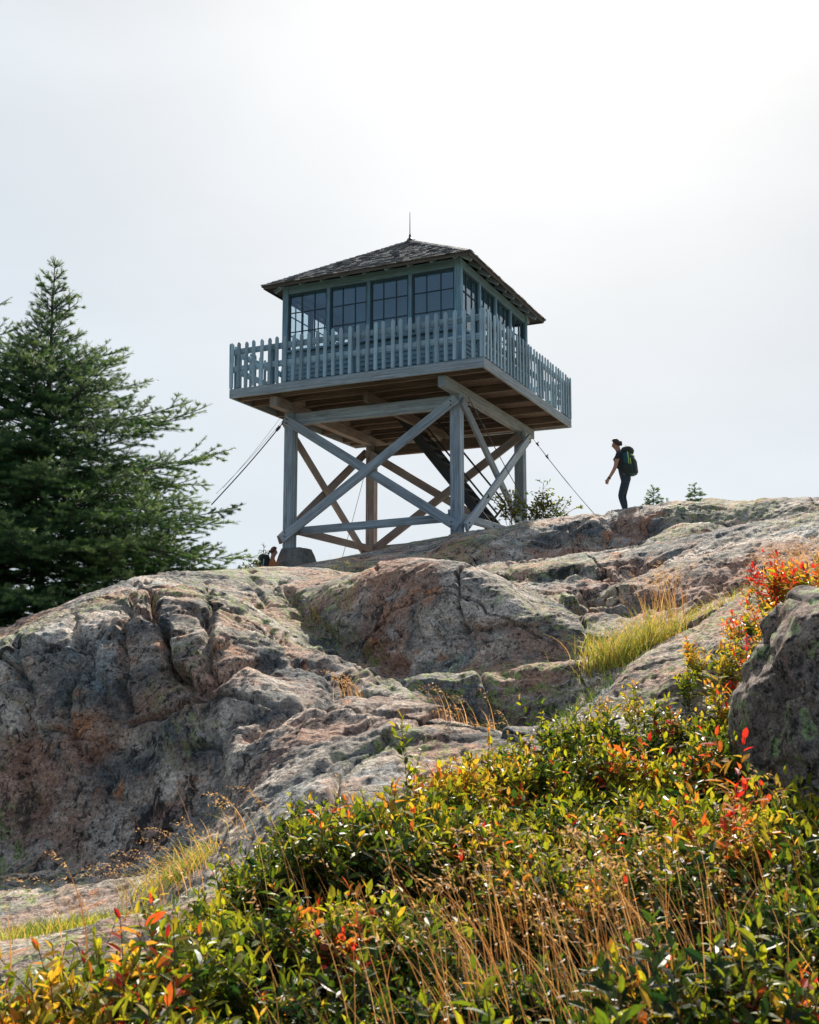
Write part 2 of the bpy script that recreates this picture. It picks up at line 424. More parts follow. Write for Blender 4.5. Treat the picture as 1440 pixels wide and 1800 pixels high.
# middle foreground hump
fl([(425,1325,6.95),(450,1292,7.1),(520,1257,7.35),(620,1241,7.45),(700,1239,7.4),(780,1254,7.15),(840,1285,6.8)])
fl([(440,1430,6.2),(530,1345,6.5),(620,1290,6.8),(720,1275,6.8)], .05)
fl([(440,1475,5.6),(560,1400,5.5),(700,1345,5.8),(800,1325,6.0)], .05)
# low slab lower left
fl([(60,1650,4.7),(150,1625,4.75),(250,1612,4.75),(330,1600,4.8)])
fl([(50,1700,4.1),(180,1692,4.0),(300,1668,4.1)], .05)
gp([(-.36,5.5,-1.2),(-.28,5.4,-1.17),(-.2,5.3,-1.12)])
# back ridge that carries the tower: base, face, brow, skyline
gp([(-.10,16.5,1.2),(-.05,17.5,1.35),(-.02,19.2,1.42),(.03,19.4,1.4),(.09,19.5,1.4),(.15,19.4,1.45),(.20,18.9,1.5),(.26,18.2,1.5),(.32,17.6,1.5),(.40,17.2,1.5),(.05,16.5,1.25),(.15,16,1.25),(.25,15.5,1.3),(.35,14.5,1.4)])
gp([(.197,22.7,3.17),(.16,22.9,3.1)])
fl([(600,1010,19),(650,999,19.8),(700,994,20.3),(760,982,20.7),(820,950,20.6),(880,945,20.6),(960,935,20.5),(1040,918,20.2),(1120,912,20),(1200,898,19.5),(1300,897,19),(1440,893,18.6),(1520,890,18)], .03)
fl([(590,1002,20.2),(640,990,21),(700,984,21.6),(760,968,22.2),(790,950,22.2),(830,937,22.3),(880,931,22.5),(960,922,22.5),(1000,915,22.2),(1060,903,21.8),(1120,899,21.6),(1180,890,21.2),(1240,883,20.8),(1300,886,20.6),(1380,886,20.4),(1440,879,20),(1520,872,19.5)])
fl([(1130,950,17.5),(1180,925,17.8),(1240,915,17.7),(1290,925,17.2)], .05)
# plateau under the tower and the slopes behind
gp([(-.12,24,2.3),(-.135,26.6,1.55),(-.12,25.2,2.0),(-.1,31,2.6),(0,24,2.9),(.04,25,3.1),(0,28,3.0),(0,32,3.0),(.08,24.5,3.25),(.1,28,3.4),(.1,32,3.2),(.18,23.5,2.95),(.2,26,2.9),(.3,24,2.7),(.4,24,2.8),(.2,32,2.3),(.4,32,2.0)])
gp([(-.2,30,1.6),(-.3,22,.2),(-.4,22,-.6),(-.2,20,1.3),(-.3,17,.2),(-.38,15,-.6),(-.45,13,-.3),(-.3,33,-.6),(-.5,33,-2.5),(-.5,20,-1.4),(-.34,13.5,.1),(-.24,15,.95)])
# ground under the heath
gp([(-.5,1.2,-1.2),(0,1.2,-1.2),(.5,1.2,-1.1),(-.37,2.4,-1.2),(0,2.2,-1.15),(.37,2.4,-1.02),(-.37,3.4,-1.17),(-.25,3.5,-1.14),(-.1,3.4,-1.02),(.1,3.3,-.93),(.3,3.3,-.98),(.4,3.6,-.92),
    (-.2,4.3,-1.05),(-.1,4.7,-.8),(0,5.0,-.78),(.1,5.3,-.74),(.2,5.6,-.62),(.27,6.0,-.42),(.33,6.6,.0),(.38,7.0,.33),(.42,7.4,.5),(.2,4.4,-.85),(.32,4.6,-.86),(.42,5,-.75),(.08,4.2,-.93),(.5,6.5,.2)])
# outside the frame
gp([(-.6,6,-1.2),(-.9,6,-1.2),(-.6,8.4,-1.2),(-.6,9.6,.0),(-.6,11,.3),(-.9,9,-.9),(-.9,14,-1.2),(-.8,25,-3),(-.9,3,-1.3),(.6,8,.9),(.9,8,.8),(.6,11,2.0),(.9,11,1.8),(.6,18,2.4),(.9,18,2.1),(.9,30,1.0),(.7,4,-.5),(.9,3,-.9),(.6,13,1.6)])

PT = np.array(PT)
def rbf_fit(P):
    d = np.sqrt(((P[:, None, :2] - P[None, :, :2]) ** 2).sum(-1))
    n = len(P); A = np.zeros((n + 3, n + 3)); A[:n, :n] = d - 6e-4 * np.eye(n) * -1
    A[:n, n] = 1; A[:n, n + 1:] = P[:, :2]; A[n, :n] = 1; A[n + 1:, :n] = P[:, :2].T
    b = np.zeros(n + 3); b[:n] = P[:, 2]
    return np.linalg.lstsq(A, b, rcond=None)[0]
WT = rbf_fit(PT)
def rbf_eval(Q):
    out = np.empty(len(Q))
    for s in range(0, len(Q), 20000):
        q = Q[s:s + 20000]
        d = np.sqrt(((q[:, None, :] - PT[None, :, :2]) ** 2).sum(-1))
        out[s:s + 20000] = d @ WT[:-3] + WT[-3] + q @ WT[-2:]
    return out
U0 = np.concatenate([np.linspace(-.95, -.45, 14)[:-1], np.linspace(-.45, .45, 241), np.linspace(.45, .95, 14)[1:]])
LD0 = np.linspace(math.log(1.1), math.log(36), 620)
G = rbf_eval(np.stack(np.meshgrid(U0, LD0, indexing='ij'), -1).reshape(-1, 2)).reshape(len(U0), len(LD0))
# soften creases a little along both axes
def sm(G, k):
    for _ in range(k):
        H = G.copy(); H[:, 1:-1] = (G[:, :-2] + 2 * G[:, 1:-1] + G[:, 2:]) / 4; G = H.copy(); H[1:-1] = (G[:-2] + 2 * G[1:-1] + G[2:]) / 4; G = H
    return G
G = sm(G, 3)
def ground(x, y):
    u = x / y; l = math.log(max(y, 1.11))
    i = np.clip(np.searchsorted(U0, u) - 1, 0, len(U0) - 2); fu = min(max((u - U0[i]) / (U0[i + 1] - U0[i]), 0), 1)
    j = (l - LD0[0]) / (LD0[1] - LD0[0]); j0 = int(min(max(j, 0), len(LD0) - 2)); fj = min(max(j - j0, 0), 1)
    a = G[i, j0] * (1 - fu) + G[i + 1, j0] * fu; b = G[i, j0 + 1] * (1 - fu) + G[i + 1, j0 + 1] * fu
    return float((a * (1 - fj) + b * fj) * y)
def ground_np(x, y):
    u = x / y; l = np.log(np.maximum(y, 1.11))
    i = np.clip(np.searchsorted(U0, u) - 1, 0, len(U0) - 2); fu = np.clip((u - U0[i]) / (U0[i + 1] - U0[i]), 0, 1)
    j = (l - LD0[0]) / (LD0[1] - LD0[0]); j0 = np.clip(j.astype(int), 0, len(LD0) - 2); fj = np.clip(j - j0, 0, 1)
    return ((G[i, j0] * (1 - fu) + G[i + 1, j0] * fu) * (1 - fj) + (G[i, j0 + 1] * (1 - fu) + G[i + 1, j0 + 1] * fu) * fj) * y

def rock_disp(P, N, amt=1.0):
    """displacement amount along the normal for rock at points P"""
    s = np.clip(P[:, 1:2] / 9.0, .6, 1.6)[:, 0]
    c, sn = math.cos(R(35)), math.sin(R(35))
    Q = np.stack([P[:, 0] * c + P[:, 1] * sn, -P[:, 0] * sn + P[:, 1] * c, P[:, 2] + .25 * P[:, 0]], 1)
    W = np.stack([fbm(P * .8, 3, 41), fbm(P * .8 + 9, 3, 42), fbm(P * .8 + 17, 3, 43)], 1) * .45
    big = fbm(P * .55 + W, 3, 1) * .045
    cm = np.clip(fbm(P * 1.1 + 50, 3, 91) * 2.2 + .15, 0, 1)
    f1, f2, cid = voronoi((Q + W) * np.array([.55, 1.3, 1.6]), 3)
    hh = voronoi.h; tv = np.stack([((hh >> np.uint32(3)) & np.uint32(255)) / 255. - .5, ((hh >> np.uint32(11)) & np.uint32(255)) / 255. - .5, ((hh >> np.uint32(19)) & np.uint32(255)) / 255. - .5], 1)
    facet = (voronoi.delta * tv).sum(1) * .16
    blocks = facet + (cid - .5) * .024 - .05 * np.exp(-((f2 - f1) / .028) ** 2) * cm * .5
    f1, f2, cid = voronoi((Q + W * .6) * np.array([1.9, 3.6, 4.4]) + 5, 4)
    hh = voronoi.h; tv = np.stack([((hh >> np.uint32(3)) & np.uint32(255)) / 255. - .5, ((hh >> np.uint32(11)) & np.uint32(255)) / 255. - .5, ((hh >> np.uint32(19)) & np.uint32(255)) / 255. - .5], 1)
    b2 = (voronoi.delta * tv).sum(1) * .045 + (cid - .5) * .007 - .012 * np.exp(-((f2 - f1) / .04) ** 2) * cm
    ledge = Q[:, 2] * 3.1 + fbm(Q * np.array([.5, .9, .9]), 3, 8) * 2.2
    fr = ledge - np.floor(ledge); led = (np.minimum(fr * 1.25, 1) - fr) * .014
    jn = 0
    for n_, spc, stp, dep, sd_ in (((.93, -.25, .27), .85, .045, .09, 1), ((.55, .75, .36), 1.25, .045, .08, 2), ((-.22, -.42, .88), .42, .042, .04, 3), ((.35, -.5, .79), .17, .010, .010, 4)):
        sv = (P @ np.array(n_)) / spc + .30 * fbm(P * .6 + sd_ * 7, 2, 60 + sd_) + .03 * fbm(P * 4 + sd_, 2, 80 + sd_)
        k_ = np.floor(sv).astype(np.int64); z_ = k_ * 0
        hsh = lambda e: (_h(k_ + e, z_ + sd_, z_, 9) & np.uint32(1023)) / 1023.
        h0, h1 = hsh(0), hsh(1); f_ = sv - k_ - (.15 + .0 * h0)
        pres = np.clip(fbm(P * .7 + 20 + sd_ * 5, 2, 70 + sd_) * 3 + .55, 0, 1)
        # slab offset with a crisp edge
        e_ = np.clip((sv - k_) * spc / .02, 0, 1)
        jn = jn + ((hsh(-1) * (1 - e_) + h0 * e_) - .5) * stp * pres - dep * np.exp(-(np.minimum(sv - k_, 1 - sv + k_) * spc / .016) ** 2) * pres * (h0 > .45)
    mid = jn + fbm((P + W * .3) * 2.6, 5, 12, gain=.5) * .011
    st = fbm((Q + W * .35) * np.array([1.0, 5.0, 8.]), 4, 23, ridge=True, gain=.55) * .017
    fine = fbm(P * 14, 3, 31) * .006
    mask = np.clip(fbm(P * .5 + 30, 2, 77) * 1.8 + .42, .08, 1)
    return amt * (big + (blocks + b2 + led) * mask + mid + st + fine)

cracks = []
def crack(pts, w, d):
    cracks.append(([at(*p) for p in pts], w, d))
crack([(252,1030,10.9),(268,1062,9.4),(285,1100,9.2),(300,1140,9.0),(318,1200,8.8)], .034, .26)
crack([(232,1038,11),(226,1072,9.3),(218,1130,9.2),(222,1200,9.0),(232,1260,8.8)], .03, .10)
crack([(440,1010,12.8),(455,1040,11.2),(462,1075,10)], .04, .07)
crack([(300,1190,8.6),(360,1215,8.3),(430,1170,8.2),(470,1166,8.4)], .05, .10)
crack([(150,1150,8.9),(200,1250,8.4),(170,1340,8.3),(185,1440,8.1)], .05, .08)
crack([(560,1125,9.7),(620,1165,9.0),(690,1195,8.4),(760,1207,8.1)], .04, .07)
crack([(470,1100,9.8),(520,1150,9.1),(590,1190,8.5)], .04, .06)
crack([(1060,905,21),(1090,930,20),(1180,950,18.5)], .09, .12)
crack([(880,935,21.5),(960,950,20),(1060,955,19)], .09, .10)
crack([(130,1080,9.4),(140,1150,9.2),(120,1230,9.0),(140,1320,8.8)], .035, .08)
crack([(500,1042,12.0),(560,1108,10.8),(640,1146,10.0),(700,1172,9.3)], .07, .14)
crack([(30,1130,9.3),(55,1220,9.0),(40,1320,8.85),(60,1420,8.5)], .05, .10)
crack([(360,1070,9.6),(366,1130,8.9),(372,1200,8.5)], .03, .08)
crack([(580,1205,8.2),(610,1228,8.0),(650,1236,7.8)], .06, .10)
crack([(430,1290,7.3),(470,1262,7.5),(540,1243,7.7),(600,1232,7.8)], .06, .12)
crack([(600,1010,14),(700,1004.5,14),(850,1004,13.2)], .08, .05)
crack([(860,1012,12.4),(960,1016,12),(1060,1008,11.6),(1160,985,11.2)], .06, .10)
crack([(1030,1055,10.6),(1090,1062,9.9),(1180,1058,9.7)], .06, .12)

def build_terrain():
    U = np.concatenate([np.linspace(-.95, -.41, 40)[:-1], np.linspace(-.41, .41, 640), np.linspace(.41, .95, 40)[1:]])
    i = np.clip(np.searchsorted(U0, U) - 1, 0, len(U0) - 2); fu = (U - U0[i]) / (U0[i + 1] - U0[i])
    Tc = G[i] * (1 - fu)[:, None] + G[i + 1] * fu[:, None]          # cols x LD0
    NR = 860
    rows_l = np.empty((len(U), NR)); rows_t = np.empty((len(U), NR))
    w = np.interp(LD0, [math.log(1.1), math.log(4.5), math.log(6), math.log(16), math.log(23), math.log(36)], [.18, .35, 1, 1, .8, .25])
    dl = LD0[1] - LD0[0]
    speed = np.zeros_like(Tc)
    for c in range(len(U)):
        dt = np.gradient(Tc[c]) / dl
        speed[c] = np.sqrt(.30 + (dt + Tc[c]) ** 2 * 2.2) * w
    # smooth the sampling between columns so that the grid stays regular
    k = 9; ker = np.ones(k) / k
    speed = np.apply_along_axis(lambda v: np.convolve(np.pad(v, k // 2, mode='edge'), ker, 'valid'), 0, speed)
    for c in range(len(U)):
        s = np.concatenate([[0], np.cumsum((speed[c][1:] + speed[c][:-1]) / 2)]); s /= s[-1]
        l = np.interp(np.linspace(0, 1, NR), s, LD0)
        rows_l[c] = l; rows_t[c] = np.interp(l, LD0, Tc[c])
    Y = np.exp(rows_l); P = np.stack([U[:, None] * Y, Y, rows_t * Y], -1)
    # normals
    du = np.gradient(P, axis=0); dv = np.gradient(P, axis=1)
    N = np.cross(du, dv); N /= np.linalg.norm(N, axis=-1, keepdims=True) + 1e-9
    P = P.reshape(-1, 3); N = N.reshape(-1, 3)
    N = np.where(N[:, 2:3] < 0, -N, N)
    amt = np.interp(P[:, 1], [1, 4.0, 6.0, 40], [.15, .35, 1, 1])
    amt *= np.where((P[:, 1] > 12.5) & (P[:, 0] < 0) | (P[:, 1] > 23.3), .4, 1)
    d = rock_disp(P, N) * amt
    for pts, cw, cd in cracks:
        A = np.array(pts); Dm = A[:, 1].mean(); m = np.where((P[:, 1] > A[:, 1].min() - 1.1) & (P[:, 1] < A[:, 1].max() + 1.1))[0]
        q = P[m]; q2 = np.stack([q[:, 0] / q[:, 1], q[:, 2] / q[:, 1]], 1) * Dm; q2 = q2 + np.stack([fbm(q * 3, 3, 5), fbm(q * 3, 3, 6)], 1) * .09
        A2 = np.stack([A[:, 0] / A[:, 1], A[:, 2] / A[:, 1]], 1) * Dm; best = np.full(len(m), 9.)
        for a, b in zip(A2, A2[1:]):
            ab = b - a; tt = np.clip(((q2 - a) @ ab) / (ab @ ab), 0, 1); best = np.minimum(best, np.linalg.norm(q2 - a - tt[:, None] * ab, axis=1))
        d[m] -= cd * np.exp(-(best / cw) ** 2) 
    P = P + N * d[:, None]
    nu = len(U); idx = np.arange(nu * NR).reshape(nu, NR)
    f = np.stack([idx[:-1, :-1], idx[1:, :-1], idx[1:, 1:], idx[:-1, 1:]], -1).reshape(-1, 4)
    o = mesh_np('granite_ledges', P, [f], [M['rock']])
    tag(o, 'lichen stained pink and grey granite ledges rising to the tower', kind='structure')
    return o
terr = build_terrain()

def far_ground():
    t = NT('hillside_ground'); c = t.coord()
    col = t.ramp(t.noise(c, .05, 8, .7), [(.35, (.025, .04, .02)), (.6, (.06, .08, .03)), (.75, (.14, .12, .08))])
    m = t.done(t.principled(col, .9, t.bump(t.noise(c, 2, 6), .3)))
    rs = np.concatenate([[0, 2, 4, 7, 10, 14, 18, 24, 30], np.geomspace(36, 5000, 40)]); n = 120
    V = []
    for r in rs:
        z = -2.2 - .004 * r ** 1.6 if r < 30 else -2.2 - .93 - (r - 30) * .25 if r < 260 else -60.6 - 10 * (1 - math.exp(-(r - 260) / 900))
        for k in range(n):
            a = 2 * math.pi * k / n; V.append((r * math.cos(a), r * math.sin(a) + 4, z + (math.sin(a * 5 + r * .01) * min(r, 300) * .015 if r > 40 else 0)))
    i = np.arange(len(rs) * n).reshape(len(rs), n); j = np.roll(i, -1, 1)
    f = np.stack([i[:-1], i[1:], j[1:], j[:-1]], -1).reshape(-1, 4)
    o = mesh_np('ground', V, [f], [m]); tag(o, 'dark wooded hillside falling away round the summit', kind='structure')
far_ground()
#PART2
# ------------------------------------------------------------------ the lookout tower
YAW = R(24.84)
HD = 3.888            # deck top above the tower's base
TW = empty('fire_lookout_tower', (.0108, 27.770, 3.0), -YAW)
tag(TW, 'raised blue grey lookout cabin with picket balcony on four braced timber legs', 'lookout tower')
P_ = 2.2; PW = .25
base_z = {(1, -1): .17, (-1, -1): .06, (-1, 1): .16, (1, 1): .35}
for (sx, sy), bz in base_z.items():
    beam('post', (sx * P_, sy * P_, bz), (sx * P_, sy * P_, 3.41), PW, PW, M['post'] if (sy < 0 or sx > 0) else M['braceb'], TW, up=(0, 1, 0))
    bm = bmesh.new(); tt, bb, zb = .27, .52, bz - .56
    sc = 1.0 if (sx, sy) == (-1, -1) else .9
    q = []
    for hw, z in ((bb * sc, zb - .35), (tt * sc, bz), ):
        q.append([bm.verts.new((sx * P_ + .15 + dx * hw, sy * P_ + .10 + dy * hw, z)) for dx, dy in ((-1, -1), (1, -1), (1, 1), (-1, 1))])
    for k in range(4): bm.faces.new((q[0][k], q[0][(k + 1) % 4], q[1][(k + 1) % 4], q[1][k]))
    bm.faces.new(q[1]); bm.faces.new(q[0][::-1])
    bmesh.ops.subdivide_edges(bm, edges=bm.edges[:], cuts=5, use_grid_fill=True)
    for v in bm.verts: v.co += Vector((random.uniform(-1, 1), random.uniform(-1, 1), random.uniform(-.5, .5))) * .012
    f = link_bm('concrete_footing', bm, M['concrete'], TW)
# cross braces, planks on the outside of the posts
def face_pt(face, s, z, off):
    # s -1..1 across, face: 0 front(y-),1 right(x+),2 back(y+),3 left(x-)
    d = P_ + PW / 2 + off
    return {0: (s * P_, -d, z), 1: (d, s * P_, z), 2: (s * P_, d, z), 3: (-d, s * P_, z)}[face]
up_n = {0: (0, -1, 0), 1: (1, 0, 0), 2: (0, 1, 0), 3: (-1, 0, 0)}
def plank(name, face, s0, z0, s1, z1, off, w=.22, th=.07, mat=None, ext=.05):
    return beam(name, face_pt(face, s0, z0, off), face_pt(face, s1, z1, off), w, th, mat, TW, up=up_n[face], ext=ext)
for face in range(4):
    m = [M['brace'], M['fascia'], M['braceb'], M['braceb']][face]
    bot = {0: (.30, .34), 1: (.34, .5), 2: (.3, .42), 3: (.3, .3)}[face]
    a = .045 if face != 2 else -PW - .045
    b = .118 if face != 2 else -PW - .118
    plank('cross_brace', face, -1.02, bot[0], 1.02, 3.24, b, mat=m)
    plank('cross_brace', face, -1.02, 3.22, 1.02, bot[1], a, mat=m)
plank('tie_beam', 0, -1, .50, 1, .60, -.30, w=.19, th=.08, mat=M['brace'])
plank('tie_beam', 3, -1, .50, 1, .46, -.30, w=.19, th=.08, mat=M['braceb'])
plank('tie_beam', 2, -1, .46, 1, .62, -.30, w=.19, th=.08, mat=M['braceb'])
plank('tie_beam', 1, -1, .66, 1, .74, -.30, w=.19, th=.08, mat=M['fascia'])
# beams between post heads
for face, m in ((0, M['fascia']), (2, M['under'])):
    plank('head_beam', face, -.94, 3.25, .94, 3.25, -.14, w=.29, th=.14, mat=m, ext=0)
# main girders running back on top of the posts
for x in (-P_, P_):
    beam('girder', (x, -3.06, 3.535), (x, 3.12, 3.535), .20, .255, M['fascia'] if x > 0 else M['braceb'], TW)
beam('girder', (0, -2.5, 3.535), (0, 3.0, 3.535), .12, .24, M['under'], TW)
# joists across, deck boards above
for y in (-2.92, -2.33, -1.15, .05, 1.25, 2.45, 2.95):
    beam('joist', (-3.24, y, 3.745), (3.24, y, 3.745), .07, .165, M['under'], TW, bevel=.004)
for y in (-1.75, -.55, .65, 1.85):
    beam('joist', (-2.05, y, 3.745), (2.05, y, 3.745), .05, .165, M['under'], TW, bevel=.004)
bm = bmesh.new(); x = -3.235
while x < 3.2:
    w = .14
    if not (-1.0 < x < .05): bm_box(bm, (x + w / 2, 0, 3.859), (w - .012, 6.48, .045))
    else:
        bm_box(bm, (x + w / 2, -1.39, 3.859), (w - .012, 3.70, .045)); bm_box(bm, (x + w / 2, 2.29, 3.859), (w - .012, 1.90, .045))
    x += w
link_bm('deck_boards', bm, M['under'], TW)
FZ = 3.775
for (p0, p1) in (((-3.3, -3.272, FZ), (3.3, -3.272, FZ)), ((3.272, -3.242, FZ), (3.272, 3.242, FZ)), ((3.3, 3.272, FZ), (-3.3, 3.272, FZ)), ((-3.272, 3.242, FZ), (-3.272, -3.242, FZ))):
    beam('fascia_board', p0, p1, .055, .225, M['fascia'], TW)

# --- balcony: picket railings
def picket_mesh(w=.088, t=.028, h=1.13):
    bm = bmesh.new(); pr = [(-w / 2, 0), (w / 2, 0), (w / 2, h - .05), (w * .34, h - .018), (w * .12, h), (-w * .12, h), (-w * .34, h - .018), (-w / 2, h - .05)]
    a = [bm.verts.new((z, x, -t / 2)) for x, z in pr]; b = [bm.verts.new((z, x, t / 2)) for x, z in pr]
    bm.faces.new(a[::-1]); bm.faces.new(b)
    for k in range(8): bm.faces.new((a[k], a[(k + 1) % 8], b[(k + 1) % 8], b[k]))
    bmesh.ops.recalc_face_normals(bm, faces=bm.faces)
    me = bpy.data.meshes.new('picket'); bm.to_mesh(me); bm.free(); me.materials.append(M['picket']); return me
PM = picket_mesh()
def railing(face):
    lab = {0: 'blue grey picket railing along the front of the balcony', 1: 'blue grey picket railing along the receding right side of the balcony', 2: None, 3: None}[face]
    c = Vector((0, 0, 0)); d = Vector(up_n[face]); s = Vector((-d.y, d.x, 0))  # outward, along
    E_ = 3.30
    def pt(k, out, z): return s * k + d * out + Vector((0, 0, z))
    m = bmesh.new()
    r = empty('railing', (0, 0, 0)); r.parent = TW
    if lab: r['label'] = lab
    for z, h in ((HD + .93, .145), (HD + .50, .145)):
        a, b = (-E_ + .06, E_ - .06) if face in (1, 3) else (-E_ + .02, E_ - .02)
        beam('rail', pt(a, E_ - .045 - .02, z), pt(b, E_ - .045 - .02, z), .045, h, M['picket'], r, bevel=.004)
    for k in ((-3.17, -2.2, -.02, 2.1, 3.17) if face in (0, 2) else (-1.05, 1.05)):
        o = beam('railing_post', pt(k, E_ - .15, HD - .01), pt(k, E_ - .15, HD + 1.0), .115, .10, M['cab'], r, up=d, bevel=.005)
    n = 31; rest = []
    for i in range(n):
        k = -E_ + .03 + (2 * E_ - .06) * (i + .0) / (n - 1) + random.uniform(-.008, .008)
        k = max(-E_ + .05, min(E_ - .05, k))
        x = Vector((random.uniform(-.012, .012), random.uniform(-.012, .012), 1)).normalized(); x = (x + s * random.gauss(0, .010)).normalized()
        zz = d; yy = zz.cross(x).normalized(); zz = x.cross(yy)
        mm = Matrix((x, yy, zz)).transposed().to_4x4(); mm.translation = pt(k, E_ - .006, HD + .015 + random.uniform(-.009, .009))
        if face == 2: rest.append(mm); continue
        o = bpy.data.objects.new('picket', PM); COL.objects.link(o); o.parent = r; o.matrix_local = mm
    if rest:
        bm = bmesh.new()
        for mm in rest:
            n0 = len(bm.verts); bm.from_mesh(PM); bm.verts.ensure_lookup_table()
            for v in bm.verts[n0:]: v.co = mm @ v.co
        o = link_bm('pickets', bm, M['picket'], r); o['kind'] = 'stuff'
for fc in range(4): railing(fc)

# --- cabin
CH = 2.375; ZS, ZT, ZF = HD + 1.06, HD + 2.54, HD + 2.74
def wall_frame(face):
    d = Vector(up_n[face]); s = Vector((-d.y, d.x, 0))
    return d, s, (lambda k, out, z: s * k + d * out + Vector((0, 0, z)))
for sx, sy in ((1, -1), (-1, -1), (-1, 1), (1, 1)):
    beam('corner_post', (sx * (CH - .06), sy * (CH - .06), HD), (sx * (CH - .06), sy * (CH - .06), ZF), .16, .16, M['cab'], TW, up=(0, 1, 0))
cuts = [-2.235, -1.145, -1.055, -.045, .045, 1.055, 1.145, 2.235]
for face in range(4):
    d, s, pt = wall_frame(face)
    W_ = CH - .14
    # clapboard: one mesh per wall
    bm = bmesh.new(); nb = 9; hb = (ZS - .05 - HD) / nb
    for i in range(nb):
        z0 = HD + i * hb
        x0, x1 = -W_, W_
        v = [bm.verts.new(pt(k, o_, z)) for k, o_, z in ((x0, CH - .005, z0), (x1, CH - .005, z0), (x1, CH - .028, z0 + hb + .012), (x0, CH - .028, z0 + hb + .012), (x0, CH - .06, z0), (x1, CH - .06, z0), (x1, CH - .06, z0 + hb), (x0, CH - .06, z0 + hb))]
        bm.faces.new((v[0], v[1], v[2], v[3])); bm.faces.new((v[4], v[5], v[1], v[0])); bm.faces.new((v[7], v[6], v[5], v[4])); bm.faces.new((v[3], v[2], v[6], v[7]))
    bmesh.ops.recalc_face_normals(bm, faces=bm.faces)
    wl = link_bm('clapboard_wall', bm, M['cab'], TW)
    wl2 = beam('inner_wall', pt(-W_, CH - .085, (HD + ZS) / 2 - .02), pt(W_, CH - .085, (HD + ZS) / 2 - .02), .04, ZS - HD - .06, M['interior'], TW, bevel=0)
    beam('window_sill', pt(-W_, CH + .01, ZS - .025), pt(W_, CH + .01, ZS - .025), .17, .05, M['cab'], TW, bevel=.004)
    beam('frieze_board', pt(-W_ - .0, CH - .04, (ZT + ZF) / 2), pt(W_ + .0, CH - .04, (ZT + ZF) / 2), .10, ZF - ZT, M['cab'], TW, bevel=.004)
    for k in (-1.1, 0, 1.1):
        beam('mullion', pt(k, CH - .05, ZS), pt(k, CH - .05, ZT), .09, .13, M['cab'], TW, up=d, bevel=.004)
    for j in range(4):
        x0, x1 = cuts[2 * j], cuts[2 * j + 1]
        # sash
        bm = bmesh.new()
        def rail_(a, b, z0, z1, th=.045, o_=CH - .055):
            c_ = pt((a + b) / 2, o_, (z0 + z1) / 2)
            ex = abs(b - a)
            sz = (ex, th, z1 - z0) if face in (0, 2) else (th, ex, z1 - z0)
            bm_box(bm, c_, sz)
        fw = .045
        rail_(x0, x0 + fw, ZS, ZT); rail_(x1 - fw, x1, ZS, ZT); rail_(x0 + fw, x1 - fw, ZT - fw, ZT); rail_(x0 + fw, x1 - fw, ZS, ZS + fw)
        for q in (1, 2):
            xx = x0 + (x1 - x0) * q / 3; rail_(xx - .011, xx + .011, ZS + fw, ZT - fw, .03)
            zz = ZS + (ZT - ZS) * q / 3
            for q2 in range(3):
                xa = x0 + (x1 - x0) * q2 / 3 + (.011 if q2 else fw); xb = x0 + (x1 - x0) * (q2 + 1) / 3 - (.011 if q2 < 2 else fw)
                rail_(xa, xb, zz - .011, zz + .011, .028)
        w = link_bm('window', bm, M['sash'], TW)
        bm = bmesh.new()
        v = [bm.verts.new(pt(k, CH - .06, z)) for k, z in ((x0 + .02, ZS + .02), (x1 - .02, ZS + .02), (x1 - .02, ZT - .02), (x0 + .02, ZT - .02))]
        bm.faces.new(v); link_bm('pane', bm, M['glass'], w)
# interior floor, ceiling, a work table and a stove
bm = bmesh.new(); bm_box(bm, (0, 0, ZF - .02), (2 * CH - .3, 2 * CH - .3, .03)); link_bm('ceiling_panel', bm, M['interior'], TW)
bm = bmesh.new()
for k in range(16): bm_box(bm, (-2.1 + k * .28, 0, HD + .02), (.27, 4.3, .03))
link_bm('cabin_floor', bm, M['under'], TW)
bm = bmesh.new(); bm_box(bm, (.3, .2, HD + .80), (.95, .95, .05))
for a, b in ((-.1, -.2), (.7, -.2), (-.1, .6), (.7, .6)): bm_box(bm, (a, b, HD + .41), (.07, .07, .73))
bm_box(bm, (.3, .2, HD + .95), (.35, .35, .25))
link_bm('sighting_table', bm, M['under'], TW)

